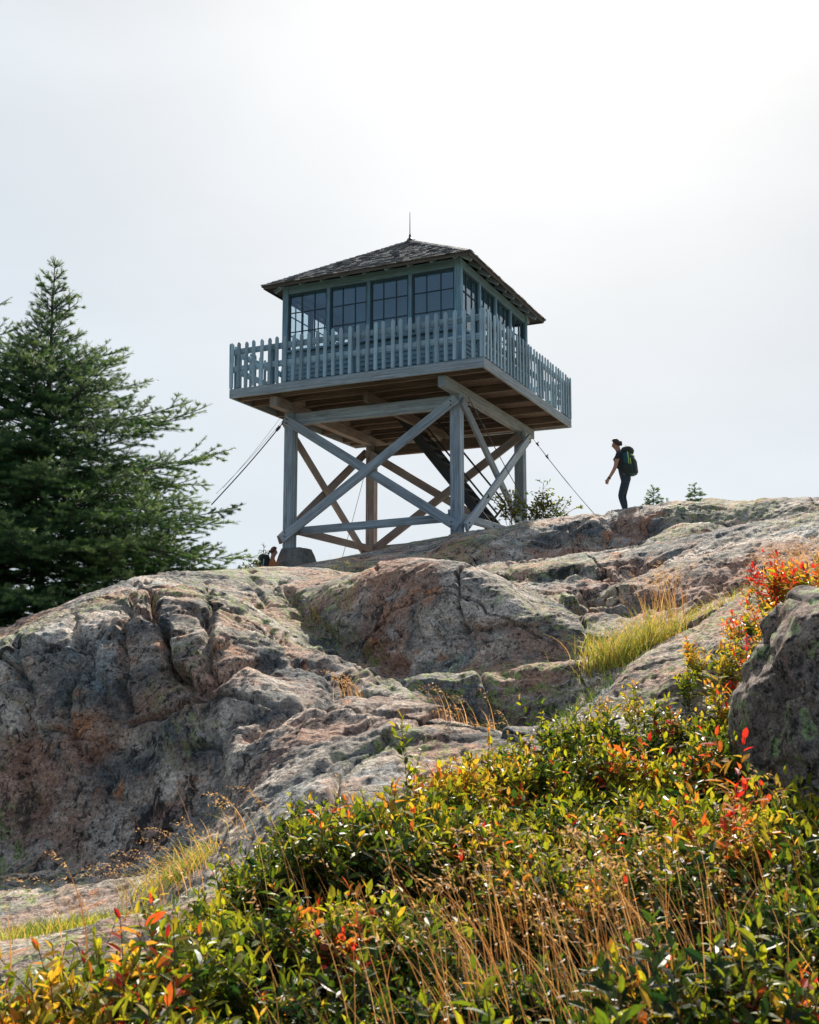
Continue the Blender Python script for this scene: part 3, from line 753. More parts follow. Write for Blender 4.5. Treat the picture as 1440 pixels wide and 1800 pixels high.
# --- roof
EH, ZE, ZA = 2.76, HD + 2.70, HD + 4.42
slope = math.atan2(ZA - ZE, EH); SLN = math.hypot(EH, ZA - ZE)
for face in range(4):
    d, s, pt = wall_frame(face)
    # boarded deck of the slope
    bm = bmesh.new(); n_in = Vector((0, 0, -.035))
    A, B, C_ = pt(-EH, EH, ZE), pt(EH, EH, ZE), Vector((0, 0, ZA))
    v = [bm.verts.new(p) for p in (A, B, C_)]; v2 = [bm.verts.new(p + n_in) for p in (A, B, C_)]
    bm.faces.new(v); bm.faces.new(v2[::-1]); bm.faces.new((v[0], v2[0], v2[1], v[1])); 
    bmesh.ops.recalc_face_normals(bm, faces=bm.faces)
    rf = link_bm('roof_slope', bm, M['soffit'], TW)
    bm = bmesh.new(); rows = 22; rh = SLN / rows
    upv = (-d * math.cos(slope) + Vector((0, 0, math.sin(slope)))); nrm = (d * math.sin(slope) + Vector((0, 0, math.cos(slope))))
    for r_ in range(rows):
        half = EH * (1 - r_ / rows) + .03
        x = -half - random.uniform(0, .1)
        while x < half:
            w = random.uniform(.09, .2); w = min(w, half - x)
            if w < .03: break
            L = rh * 1.6; sft = random.uniform(-.015, .015) - .03
            o0 = pt(0, EH, ZE) + upv * (r_ * rh + sft)
            tt = random.uniform(.018, .034)
            hl = half
            def cl(k, up_): # clip to hip line
                lim = EH * (1 - max(0, (r_ * rh + sft + up_)) / SLN) + .02
                return max(-lim, min(lim, k))
            k0, k1 = x + .004, x + w - .004
            vv = []
            for up_, h_ in ((0, 0.003), (L, 0.003)):
                for kk in (k0, k1):
                    vv.append((cl(kk, up_), up_, h_))
            vb = [bm.verts.new(o0 + s * a + upv * b + nrm * (c + (.012 if b == 0 else -.002))) for a, b, c in vv]
            vt = [bm.verts.new(o0 + s * a + upv * b + nrm * (c + (.012 + tt if b == 0 else .004))) for a, b, c in vv]
            bm.faces.new((vb[0], vb[1], vt[1], vt[0])); bm.faces.new((vt[0], vt[1], vt[3], vt[2]))
            bm.faces.new((vb[0], vt[0], vt[2], vb[2])); bm.faces.new((vb[1], vb[3], vt[3], vt[1])); bm.faces.new((vb[0], vb[2], vb[3], vb[1]))
            x += w
    sh = link_bm('shingles', bm, M['shingle'], rf)
    # rafter tails
    for q in range(-4, 5):
        k = q * .585
        p0 = pt(k, CH - .02, ZE + (EH - CH) * math.tan(slope) - .10); p1 = pt(k, EH - .10, ZE + .10 * math.tan(slope) - .10)
        beam('rafter_tail', p0, p1, .06, .10, M['picket'], rf, bevel=.006)
    # eave board
    beam('eave_board', pt(-EH + .03, EH - .02, ZE - .05), pt(EH - .03, EH - .02, ZE - .05), .022, .05, M['soffit'], rf, bevel=0)
for sx, sy in ((1, -1), (-1, -1), (-1, 1), (1, 1)):   # hip cap shingles
    bm = bmesh.new(); a = Vector((sx * EH, sy * EH, ZE)); b = Vector((0, 0, ZA)); dr = (b - a).normalized(); sd = dr.cross(Vector((0, 0, 1))).normalized(); n_ = sd.cross(dr)
    L = (b - a).length; q = 0
    while q < L - .1:
        o0 = a + dr * q; l_ = .24
        for sg in (-1, 1):
            dn = (sd * sg * .9 - n_ * .32).normalized()
            h = .045
            vv = [o0 + n_ * h, o0 + n_ * h + dn * .11, o0 + dr * l_ + n_ * (h - .02) + dn * .11, o0 + dr * l_ + n_ * (h - .02)]
            t_ = [bm.verts.new(v) for v in vv]; u_ = [bm.verts.new(v - n_ * .02) for v in vv]
            bm.faces.new(t_); bm.faces.new(u_[::-1])
            for k in range(4): bm.faces.new((t_[k], u_[k], u_[(k + 1) % 4], t_[(k + 1) % 4]))
        q += random.uniform(.13, .17)
    bmesh.ops.recalc_face_normals(bm, faces=bm.faces)
    link_bm('hip_cap', bm, M['shingle'], TW)
bm = bmesh.new(); tube(bm, [(0, 0, ZA - .06), (0, 0, ZA + .06), (0, 0, ZA + .10)], .11, 8, .03); link_bm('peak_cap', bm, M['metal'], TW)
bm = bmesh.new(); tube(bm, [(0, 0, ZA + .08), (0, 0, ZA + .18)], .03, 8); tube(bm, [(0, 0, ZA + .18), (0, 0, ZA + .8)], .013, 6, .007); link_bm('lightning_rod', bm, M['metal'], TW)

# --- stairs
ST = empty('staircase', (0, 0, 0)); ST.parent = TW
s0, s1 = Vector((-.55, 0, 3.80)), Vector((2.0, 0, .62))
for y in (.52, 1.28):
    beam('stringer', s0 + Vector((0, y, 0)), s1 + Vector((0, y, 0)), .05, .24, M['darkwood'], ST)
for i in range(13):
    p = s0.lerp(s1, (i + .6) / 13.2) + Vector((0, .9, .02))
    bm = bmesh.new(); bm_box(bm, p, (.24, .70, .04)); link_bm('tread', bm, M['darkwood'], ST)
hv = Vector((.62, 0, .35))
for y in (.50,):
    for k, hh in ((0, .85), (1, .45)):
        off = Vector((hh * .55, y, hh * .62))
        beam('handrail', s0.lerp(s1, .16) + off, s0.lerp(s1, .97) + off, .04, .045, M['darkwood'], ST)
    for fr in (.97,):
        q = s0.lerp(s1, fr) + Vector((0, y, 0)); beam('baluster', q, q + Vector((.47, 0, .53)), .045, .05, M['darkwood'], ST)
# --- door trim on the right wall, bolts
for face in (0, 1):
    d, s, pt = wall_frame(face)
    for sg in (-1, 1):
        for z in (.38, 3.16):
            for q in (-.05, .05):
                bm = bmesh.new(); c_ = Vector(face_pt(face, sg * .985, z + q, .16)); a = Vector(up_n[face])
                tube(bm, [c_ - a * .02, c_ + a * .022], .016, 6); link_bm('bolt', bm, M['metal'], TW)
TWM = Matrix.Translation(Vector((.0108, 27.770, 3.0))) @ Matrix.Rotation(-YAW, 4, 'Z')

# --- guy cables, one thing each
def cable(label, a, b, r=.008, buckles=()):
    bm = bmesh.new(); a, b = Vector(a), Vector(b)
    pts = [a.lerp(b, k / 12) - Vector((0, 0, .05 * math.sin(math.pi * k / 12))) for k in range(13)]
    o_ = a.copy(); tube(bm, [p - o_ for p in pts], r, 5)
    o = link_bm('guy_cable', bm, M['cable']); o.location = o_; tag(o, label, 'cable', 'guy cables bracing the lookout tower')
    for f in buckles:
        bm = bmesh.new(); q = a.lerp(b, f) - Vector((0, 0, .05 * math.sin(math.pi * f))); dd = (b - a).normalized()
        tube(bm, [q - dd * .09 - o_, q - dd * .05 - o_, q + dd * .05 - o_, q + dd * .09 - o_], r * 2.4, 6)
        tube(bm, [q - o_, q - o_ + Vector((.03, 0, .07))], r * 1.3, 5)
        link_bm('turnbuckle', bm, M['cable'], o)
    return o
tl = TWM @ Vector((-2.32, -2.1, 3.42))
cable('thick dark guy cable slanting down to the left from the front left post, carrying turnbuckles', tl, at(372, 887, 24.0), .014, (.07, .16))
e1 = TWM @ Vector((-3.0, -1.2, 3.6))
cable('hair thin pale wire left of the thick cable, running down beside the big spruce', e1, at(380, 868, 25.0), .004)
e2 = TWM @ Vector((-2.8, -1.6, 3.6))
cable('hair thin pale wire between the other thin wire and the thick left cable', e2, at(392, 858, 25.5), .004)
cable('dark guy cable falling to the rocks right of the tower beside the hiker', TWM @ Vector((2.3, 3.0, 3.4)), at(1049, 908, 25.0), .010, (.08, .25))
cable('guy cable hanging slack from the head of the nearest post across the right side braces', TWM @ Vector((2.45, -2.1, 3.35)), TWM @ Vector((2.75, 1.9, .9)), .011, (.1, .2))
cable('thin cable under the platform between the left and rear posts', TWM @ Vector((-1.9, 1.6, 3.3)), TWM @ Vector((-2.25, .4, -.25)), .007)
#PART3
# ------------------------------------------------------------------ boulder and loose rocks
def rock_obj(name, c, rad, seed, sub, mat, amt=.6, rot=0, flat=0.0):
    bm = bmesh.new(); bmesh.ops.create_icosphere(bm, subdivisions=sub, radius=1.0)
    me = bpy.data.meshes.new(name); bm.to_mesh(me); bm.free()
    V = np.empty(len(me.vertices) * 3, np.float32); me.vertices.foreach_get('co', V); V = V.reshape(-1, 3)
    N = V.copy(); sq = np.sign(V) * np.abs(V) ** .82
    sq /= np.maximum(.2, np.linalg.norm(sq, axis=1, keepdims=True) ** .6)
    P = sq * np.array(rad); P += N * (fbm(V * 1.3 + seed, 3, seed) * .22 * min(rad))[:, None]
    if flat: P[:, 2] = np.where(P[:, 2] > flat, flat + (P[:, 2] - flat) * .3, P[:, 2])
    d = rock_disp(P + seed * 3.1, N) * amt
    P = P + N * d[:, None]
    me.vertices.foreach_set('co', P.astype(np.float32).ravel()); me.materials.append(mat)
    me.polygons.foreach_set('use_smooth', [True] * len(me.polygons)); me.update()
    o = bpy.data.objects.new(name, me); COL.objects.link(o); o.location = c; o.rotation_euler[2] = rot
    return o
bc = at(1550, 1300, 5.0)
b = rock_obj('boulder', bc, (.60, .50, .66), 5, 7, M['boulder'], .42)
tag(b, 'big rounded boulder crusted with green lichen and dark spots, cut by the right edge', 'boulder')
q = at(1411, 878, 20.2)
b = rock_obj('flat_stone', (q.x, q.y, q.z - .03), (.21, .13, .06), 9, 4, M['rock'], .25)
tag(b, 'small dark flat stone perched on the skyline at far right', 'rock')
q = at(1238, 905, 19.0)
q = at(812, 958, 21.0)

# ------------------------------------------------------------------ plant materials
def leaf_material(name, stops, rough=.38, trans=.5, attr='tint', spec=.5):
    t = NT(name); a = t.n('ShaderNodeAttribute'); a.attribute_name = attr
    col = t.ramp(a.outputs['Fac'], stops)
    c = t.coord(); col = t.mix(1, col, t.ramp(t.noise(c, 60, 2), [(.3, .75), (.7, 1.2)]), 'MULTIPLY')
    p = t.principled(col, rough, None, spec)
    tr = t.n('ShaderNodeBsdfTranslucent'); t.l(t.mix(1, col, (2.05, 1.9, 1.2), 'MULTIPLY'), tr.inputs[0])
    mx = t.n('ShaderNodeMixShader'); mx.inputs[0].default_value = trans; t.l(p, mx.inputs[1]); t.l(tr.outputs[0], mx.inputs[2])
    return t.done(mx.outputs[0])
M['leaf'] = leaf_material('heath_leaf', [(0, (.008, .032, .014)), (.3, (.012, .036, .009)), (.47, (.060, .10, .009)), (.62, (.25, .26, .016)), (.76, (.40, .24, .03)), (.87, (.45, .11, .022)), (1, (.38, .02, .018))], .44, .5, spec=.36)
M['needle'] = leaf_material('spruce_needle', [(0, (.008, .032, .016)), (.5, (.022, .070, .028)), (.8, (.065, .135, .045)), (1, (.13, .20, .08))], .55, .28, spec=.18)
M['grass'] = leaf_material('grass_blade', [(0, (.03, .08, .015)), (.4, (.13, .19, .03)), (.65, (.32, .28, .06)), (1, (.50, .30, .12))], .5, .45)
M['straw'] = leaf_material('dry_grass', [(0, (.20, .085, .035)), (.5, (.38, .19, .08)), (1, (.58, .40, .24))], .55, .35)
M['twig'] = plain('reddish_twig', (.14, .06, .035), .7)
M['bark'] = plain('spruce_bark', (.055, .042, .035), .9, 0, .4, 12)

def frames(D):
    up = np.where(np.abs(D[:, 2:3]) > .93, np.array([[1., 0, 0]]), np.array([[0, 0, 1.]]))
    b1 = np.cross(D, up); b1 /= np.linalg.norm(b1, axis=1, keepdims=True); return b1, np.cross(D, b1)

def tubes_np(segs, n=4):
    """segs: array (m,8) p0 p1 r0 r1 -> verts, quads"""
    S = np.asarray(segs, float); D = S[:, 3:6] - S[:, :3]; D /= np.linalg.norm(D, axis=1, keepdims=True) + 1e-9
    b1, b2 = frames(D); a = np.arange(n) * 2 * math.pi / n
    ring = b1[:, None] * np.cos(a)[None, :, None] + b2[:, None] * np.sin(a)[None, :, None]
    A = S[:, None, :3] + ring * S[:, 6][:, None, None]; B = S[:, None, 3:6] + ring * S[:, 7][:, None, None]
    V = np.concatenate([A, B], 1).reshape(-1, 3); base = (np.arange(len(S)) * 2 * n)[:, None]
    k = np.arange(n); q = np.stack([k, (k + 1) % n, (k + 1) % n + n, k + n], -1)
    return V, (base[:, :, None] + q[None]).reshape(-1, 4)

# ------------------------------------------------------------------ spruces
def spruce_parts(H, radf, seed, whorl=.17, nb=5, sp=.075, shoot=.12, r_n=.033, bare=.22, h0=.12, nneed=20):
    rn = random.Random(seed); shoots = []; segs = []
    segs.append((0, 0, 0, 0, 0, H * .5, .014 * H, .009 * H)); segs.append((0, 0, H * .5, 0, 0, H, .009 * H, .004))
    h = h0
    shoots.append((Vector((0, 0, H - shoot * 2.4)), Vector((0, 0, H)), 1.0))
    while h < H * .97:
        n = nb + rn.choice((-1, 0, 1)); a0 = rn.uniform(0, 6.28)
        for k in range(n):
            az = a0 + 2 * math.pi * k / n + rn.uniform(-.3, .3)
            zb = H - h - rn.uniform(0, whorl * .6)
            L = radf(h, az) * (rn.uniform(.72, 1.08) if h > .2 * H else rn.uniform(.45, 1.35))
            if L < .04 or zb < .15: continue
            el = R(48) * max(0, 1 - h / (H * .42)) + R(rn.uniform(-6, 16))
            d0 = Vector((math.cos(az) * math.cos(el), math.sin(az) * math.cos(el), math.sin(el)))
            m = max(3, int(L / .16)); pts = []
            p = Vector((0, 0, zb)); d = d0.copy()
            for i in range(m + 1):
                pts.append(p.copy()); f = i / m
                d = (d + Vector((rn.uniform(-.05, .05), rn.uniform(-.05, .05), -.03 + .075 * f))).normalized(); p = p + d * (L / m)
            for a, b in zip(pts, pts[1:]):
                r_ = .007 * (1 - (a - pts[0]).length / (L + .1)) * (L ** .5) + .003
                segs.append((*a, *b, r_, r_ * .85))
            def on(f):
                x = min(f * m, m - 1e-4); i = int(x); return pts[i].lerp(pts[i + 1], x - i), (pts[i + 1] - pts[i]).normalized()
            s = bare * L if L > .5 else .04; side = 1
            while s < L:
                f = s / L; q, dd = on(f); lat = dd.cross(Vector((0, 0, 1))).normalized()
                sl_ = min(.62, (L - s) * .62 + .07) * rn.uniform(.6, 1.1)
                sd = (dd * .72 + lat * side * rn.uniform(.55, .8) + Vector((0, 0, rn.uniform(-.45, .40)))).normalized()
                t_ = 0; pp = q.copy(); dv = sd.copy(); side2 = 1
                if sl_ > .12: segs.append((*q, *(q + sd * sl_ * .8), .004, .002))
                while t_ < sl_:
                    ll = min(shoot, sl_ - t_ + .03); e = pp + dv * ll
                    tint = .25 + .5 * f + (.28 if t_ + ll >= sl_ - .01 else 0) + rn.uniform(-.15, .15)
                    shoots.append((pp.copy(), e.copy(), tint))
                    if t_ > .03:
                        lt2 = dv.cross(Vector((0, 0, 1))).normalized()
                        for sg in ((side2,) if rn.random() < .35 else (side2, -side2)):
                            ds = (dv * .75 + lt2 * sg * .65 + Vector((0, 0, rn.uniform(-.15, .3)))).normalized()
                            l3 = shoot * rn.uniform(.55, 1.15) * (1 - .4 * t_ / sl_)
                            shoots.append((pp.copy(), pp + ds * l3, tint + .12))
                        side2 = -side2
                    pp = e; t_ += ll; dv = (dv + Vector((0, 0, .05))).normalized()
                s += sp * rn.uniform(.8, 1.2) ; side = -side
            shoots.append((pts[-2].copy(), pts[-1] + (pts[-1] - pts[-2]).normalized() * shoot * .6, 1.0))
        h += whorl * rn.uniform(.8, 1.2) * (.7 if H < 2 else 1.15 if h > .22 * H else 1.5)
    P0 = np.array([s[0] for s in shoots]); P1 = np.array([s[1] for s in shoots]); T = np.array([s[2] for s in shoots])
    D = P1 - P0; L = np.linalg.norm(D, axis=1, keepdims=True); D /= L
    b1, b2 = frames(D); n = len(D); g = np.random.default_rng(seed)
    a = (np.arange(nneed) / nneed)[None, :, None]; ph = g.uniform(0, 6.28, (n, 1, 1)) + np.arange(nneed)[None, :, None] * 2.4 + g.uniform(-.3, .3, (n, nneed, 1))
    rad = b1[:, None] * np.cos(ph) + b2[:, None] * np.sin(ph); tan = -b1[:, None] * np.sin(ph) + b2[:, None] * np.cos(ph)
    base = P0[:, None] + D[:, None] * L[:, None] * a
    w = r_n * .14; ln = r_n * g.uniform(.8, 1.2, (n, nneed, 1))
    v0 = base - tan * w; v1 = base + tan * w; v2 = base + rad * ln + D[:, None] * ln * .75
    V = np.stack([v0, v1, v2], 2).reshape(-1, 3); Fc = np.arange(len(V)).reshape(-1, 3)
    tint = np.repeat(np.clip(T, 0, 1), nneed * 3)
    SV, SF = tubes_np(segs, 5)
    return V, Fc, tint, SV, SF
def make_spruce(label, loc, H, radf, seed, name='spruce_tree', rot=0, group=None, **k):
    V, Fc, tint, SV, SF = spruce_parts(H, radf, seed, **k)
    root = empty(name, loc, rot); tag(root, label, 'tree', group)
    mesh_np('trunk', SV, [SF], [M['bark']], parent=root)
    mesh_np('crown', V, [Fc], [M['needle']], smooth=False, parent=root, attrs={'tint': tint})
    return root
def interp_rad(tab):
    hs = [a for a, b in tab]; rs = [b for a, b in tab]
    return lambda h, az: float(np.interp(h, hs, rs))
D1 = 15.0; ap = at(97, 452, D1)
def rad1(h, az):
    r = 1.12 * float(np.interp(h, [0, .25, .65, 1.0, 1.3, 1.6, 1.95, 2.6, 3.1, 3.7, 4.5, 6.5], [.03, .14, .34, .36, .50, .82, 1.35, 2.05, 2.15, 2.6, 2.7, 2.5]))
    return r * (1.0 if math.cos(az) > -.2 else .95)
zb = -.75
make_spruce('tall dark green spruce with a pointed top and long sweeping branches behind the left rock', (ap.x, D1, zb), ap.z - zb, rad1, 11, whorl=.135, nb=7, bare=.12)
ap2 = at(-75, 430, 16.6)
make_spruce('dense spruce mostly cut off by the left edge, behind the pointed spruce', (ap2.x, 16.6, -1.2), ap2.z + 1.2, interp_rad([(0, .03), (.6, .45), (1.5, 1.1), (3, 1.8), (4.5, 2.1), (7, 2.2)]), 12, whorl=.20, nb=6, sp=.09)
ap3 = at(250, 800, 17.5)
make_spruce('lower bushy spruce in shade behind the spreading branches of the pointed spruce', (ap3.x, 17.5, -1.0), ap3.z + 1.0, interp_rad([(0, .03), (.4, .35), (1.0, .9), (2, 1.6), (4, 1.9)]), 13, whorl=.18, nb=6, sp=.085)
def small_spruce(label, px, py_top, D, h, seed, r, **k):
    a = at(px, py_top, D); gz = ground(a.x, a.y)
    return make_spruce(label, (a.x, a.y, a.z - h), h, interp_rad([(0, .01), (h * .5, r * .55), (h, r)]), seed, name='small_spruce', whorl=.085, nb=4, sp=.05, shoot=.065, r_n=.025, bare=.08, h0=.06, nneed=20)
small_spruce('little bushy spruce sprouting from the rocks just right of the hiker', 1148, 852, 22.2, .75, 21, .36)
small_spruce('little neat spruce with a pointed top on the skyline boulder', 1221, 849, 21.4, .55, 22, .30)
small_spruce('little side spruce leaning low beside the bushy one, right of the hiker', 1172, 880, 21.9, .4, 25, .22)
a_ = at(464, 953, 27.6); make_spruce('thin young spruce beside the second hiker by the concrete footing', (a_.x, a_.y, a_.z - 1.3), 1.3, interp_rad([(0, .02), (.5, .22), (1.3, .45)]), 23, name='small_spruce', whorl=.16, nb=4, sp=.10, shoot=.08, r_n=.02, bare=.1, h0=.1, nneed=12)

# ------------------------------------------------------------------ leaves on stems
def leaf_mesh(P, D, Nn, L, Wd, T, fold=.16, curl=.12):
    n = len(P); S = np.cross(D, Nn); S /= np.linalg.norm(S, axis=1, keepdims=True) + 1e-9; Nn = np.cross(S, D)
    L = L[:, None]; Wd = Wd[:, None]
    def pt(a, s, h): return P + D * L * a + S * Wd * s + Nn * (Wd * h - L * curl * a * a)
    V = np.stack([pt(0, 0, 0), pt(.30, -.42, fold), pt(.30, 0, 0), pt(.30, .42, fold), pt(.68, -.40, fold), pt(.68, 0, 0), pt(.68, .40, fold), pt(1, 0, 0)], 1).reshape(-1, 3)
    b = (np.arange(n) * 8)[:, None]
    tri = np.concatenate([b + np.array([[0, 3, 2]]), b + np.array([[0, 2, 1]]), b + np.array([[4, 5, 7]]), b + np.array([[5, 6, 7]])])
    qd = np.concatenate([b + np.array([[1, 2, 5, 4]]), b + np.array([[2, 3, 6, 5]])])
    return V, tri, qd, np.repeat(T, 8)
def sprig_template(seed, n_stem=3, h=.4, dens=34, spread=.5, ll=.042):
    rn = random.Random(seed); leaves = []; segs = []
    for s in range(n_stem):
        p = Vector((rn.uniform(-.03, .03), rn.uniform(-.03, .03), 0)); d = Vector((rn.gauss(0, spread * .5), rn.gauss(0, spread * .5), 1)).normalized()
        H_ = h * rn.uniform(.65, 1.1); m = 9; pts = [p.copy()]
        for i in range(m):
            d = (d + Vector((rn.gauss(0, .07), rn.gauss(0, .07), .06))).normalized(); p = p + d * H_ / m; pts.append(p.copy())
        for a, b in zip(pts, pts[1:]): segs.append((*a, *b, .0017, .0014))
        branches = [(pts, H_, 0)]
        for b_ in range(rn.choice((1, 2, 2, 3))):
            i = rn.randint(3, 6); az = rn.uniform(0, 6.28); bd = Vector((math.cos(az) * .7, math.sin(az) * .7, .8)).normalized(); q = pts[i].copy(); bp = [q.copy()]
            for j in range(5):
                bd = (bd + Vector((rn.gauss(0, .06), rn.gauss(0, .06), .12))).normalized(); q = q + bd * H_ * .085; bp.append(q.copy())
            for a, b in zip(bp, bp[1:]): segs.append((*a, *b, .0013, .001))
            branches.append((bp, H_ * .42, 1))
        for bp, BL, lv in branches:
            nl = int(dens * BL / h * (.8 if lv else 1)) ; az = rn.uniform(0, 6.28)
            for k in range(nl):
                f = (.22 if lv == 0 else .1) + (.78 if lv == 0 else .9) * (k + .5) / nl; x = min(f * (len(bp) - 1), len(bp) - 1.001); i = int(x)
                q = bp[i].lerp(bp[i + 1], x - i); dd = (bp[i + 1] - bp[i]).normalized()
                az += 2.4 + rn.uniform(-.4, .4); tilt = R(rn.uniform(38, 72)) if f < .93 else R(rn.uniform(10, 35))
                a1 = dd.cross(Vector((0, .2, 1)).normalized()).normalized(); a2 = dd.cross(a1)
                out = a1 * math.cos(az) + a2 * math.sin(az)
                ld = (dd * math.cos(tilt) + out * math.sin(tilt)).normalized(); nn = (dd * math.sin(tilt) - out * math.cos(tilt)).normalized()
                nn = (nn + Vector((rn.gauss(0, .25), rn.gauss(0, .25), rn.gauss(0, .25)))).normalized()
                L = ll * rn.uniform(.65, 1.2) * (1.05 - .35 * max(0, f - .7) / .3)
                leaves.append((*q, *ld, *nn, L, L * rn.uniform(.36, .46), f))
    return np.array(leaves), np.array(segs)
def scatter_sprigs(spots, temps, name, parent=None):
    """spots rows: x y z scale rot tintbase lean_x lean_y template"""
    LV, ST_ = [], []
    for (x, y, z, sc, ro, tb, lx, ly, k) in spots:
        lv, sg = temps[int(k)]
        c, s = math.cos(ro), math.sin(ro); Mx = np.array([[c, -s, 0], [s, c, 0], [0, 0, 1.]])
        Sh = np.eye(3); Sh[0, 2] = lx; Sh[1, 2] = ly; A = Sh @ Mx
        a = lv.copy(); a[:, :3] = (lv[:, :3] @ A.T) * sc + (x, y, z); a[:, 3:6] = lv[:, 3:6] @ A.T; a[:, 6:9] = lv[:, 6:9] @ Mx.T
        a[:, 3:6] /= np.linalg.norm(a[:, 3:6], axis=1, keepdims=True); a[:, 9:11] *= min(1.15, max(.8, sc))
        f = lv[:, 11]; tt = tb + (f - .6) * .34 + rng.normal(0, .055, len(f)) + rng.normal(0, .05); jump = rng.random(len(f)); tt = np.where(jump < .018, tt + .3, tt); tt = np.where(jump > .9, tt - .18, tt)  # low leaves greener, and darkened too as painted shade inside the shrub
        a[:, 11] = tt; LV.append(a)
        b = sg.copy(); b[:, :3] = (sg[:, :3] @ A.T) * sc + (x, y, z); b[:, 3:6] = (sg[:, 3:6] @ A.T) * sc + (x, y, z); ST_.append(b)
    a = np.concatenate(LV); b = np.concatenate(ST_)
    V, tri, qd, T = leaf_mesh(a[:, :3], a[:, 3:6], a[:, 6:9], a[:, 9], a[:, 10], np.clip(a[:, 11], 0, 1))
    SV, SF = tubes_np(b, 3); nv = len(V)
    idx = np.concatenate([np.zeros(len(tri)), np.zeros(len(qd)), np.ones(len(SF))])
    return mesh_np(name, np.concatenate([V, SV]), [tri, qd, SF + nv], [M['leaf'], M['twig']], idx, False, parent, {'tint': np.concatenate([T, np.full(len(SV), .5)])})
TEMPS = [sprig_template(100 + i, n_stem=3 + i % 2, h=.36, dens=15 + 3 * (i % 4), spread=.55, ll=.055) for i in range(10)]
EDGE = [(-.45, 3.5), (-.34, 3.55), (-.26, 3.6), (-.215, 3.85), (-.17, 4.3), (-.12, 4.7), (-.06, 5.0), (0, 5.2), (.06, 5.6), (.12, 6.0), (.18, 6.4), (.25, 6.7), (.29, 7.0), (.32, 7.6), (.37, 8.0), (.45, 8.2)]
def zone(u, D):
    """colour and density zones of the heath"""
    e = np.interp(u, [a for a, b in EDGE], [b for a, b in EDGE])
    n = float(fbm(np.array([[u * D * 1.1, D * 1.1, 3.]]), 3, 61)[0])
    t = .48 + n * .17
    t += .07 * max(0, 1 - (e - D) / .8)                                   # tips colour towards the dry edge
    if u < -.10 and D < 3.0: t += .16
    if u > .28 and D > 5.6: t += .13
    return t
spots = []
DR = random.Random(5)
while len(spots) < 1800:
    D = math.sqrt(DR.uniform(1.5 ** 2, 8.2 ** 2)); u = DR.uniform(-.44, .44)
    e = np.interp(u, [a for a, b in EDGE], [b for a, b in EDGE])
    if D > e + DR.gauss(0, .12) - .05: continue
    if D > 6.3 and u < .24: continue
    if D > 5.9 and DR.random() < .68: continue
    x, y = u * D, D
    if ((x - bc.x) / .60) ** 2 + ((y - bc.y) / .52) ** 2 < 1.0: continue
    hole = math.exp(-(((u - .12) / .17) ** 2 + ((D - 3.15) / .6) ** 2))
    if DR.random() < hole * .5: continue
    rim = max(0, 1 - (e - D) / .5)
    cl_ = float(fbm(np.array([[x * 2.2, y * 2.2, 8.]]), 2, 66)[0]); sc = DR.uniform(.7, 1.05) * (1 - .35 * rim) * (1 + .7 * cl_)
    if cl_ < -.16 and DR.random() < .85: continue
    tb = zone(u, D) - .22 * hole; sc *= 1 - .42 * hole  # leaf tint lowered in the hollow: interior shade painted into the colour
    if DR.random() < .06: tb += .32
    spots.append((x, y, ground(x, y) - .02, sc, DR.uniform(0, 6.28), tb, DR.gauss(-.03, .12), DR.gauss(0, .12), DR.randrange(10)))
heath = scatter_sprigs(spots, TEMPS, 'heath_shrubs')
tag(heath, 'low heath of glossy green, yellow and red leaved shrubs filling the front slope', kind='stuff')
def single_shrub(label, px, py, D, sc, tint, seed, lean=(0, 0), n=1, h=.5, ll=.046):
    """taller shrub whose tip is near photo point px,py"""
    tip = at(px, py, D); T1 = [sprig_template(seed, n_stem=n, h=h, dens=26, spread=.25, ll=ll)]
    top = max(T1[0][0][:, 2]) * sc
    o = scatter_sprigs([(0, 0, 0, sc, seed * 1.3, tint, lean[0], lean[1], 0)], T1, 'leafy_shrub')
    o.location = (tip.x - lean[0] * top, tip.y - lean[1] * top, tip.z - top); tag(o, label, 'shrub')
single_shrub('lone yellow green leafy sprig standing tall in front of the middle rock hump', 705, 1262, 4.6, 1.0, .56, 301, (-.12, 0), 1, .55)
single_shrub('tall red and orange leaved shrub in front of the lichen boulder', 1292, 1285, 3.9, 1.1, .82, 302, (.10, 0), 3, .6, .055)
single_shrub('bright green upright shrub at the rim of the dark gully', 968, 1232, 5.4, 1.0, .50, 303, (0, 0), 2, .5)
single_shrub('orange tipped upright shrub left of the bright green one, against the dark gully', 880, 1285, 5.3, .9, .70, 304, (0, 0), 2, .45)
single_shrub('scarlet leaved shrub crowning the slope above the boulder at the right edge', 1428, 985, 6.5, .9, .90, 305, (-.12, 0), 2, .45, .05)
for k_, (px_, py_, D_) in enumerate(((1288, 1080, 6.0), (1318, 1056, 6.1), (1350, 1035, 6.2), (1386, 1012, 6.3), (1302, 1120, 5.8))):
    single_shrub('small upright crimson leaved sprig in the row climbing past the lichen boulder', px_, py_, D_, .85, .86 + .02 * k_, 320 + k_, (-.1, 0), 1, .36, .05)
    bpy.context.scene.collection.objects[-1]['group'] = 'crimson sprigs climbing past the boulder'
single_shrub('yellow leaved bush pressed against the left flank of the lichen boulder', 1262, 1130, 5.8, 1.1, .62, 306, (.05, 0), 3, .55)
single_shrub('bright lime sprig at the top of the low slab lower left', 205, 1635, 3.7, .9, .52, 307, (0, 0), 2, .45)

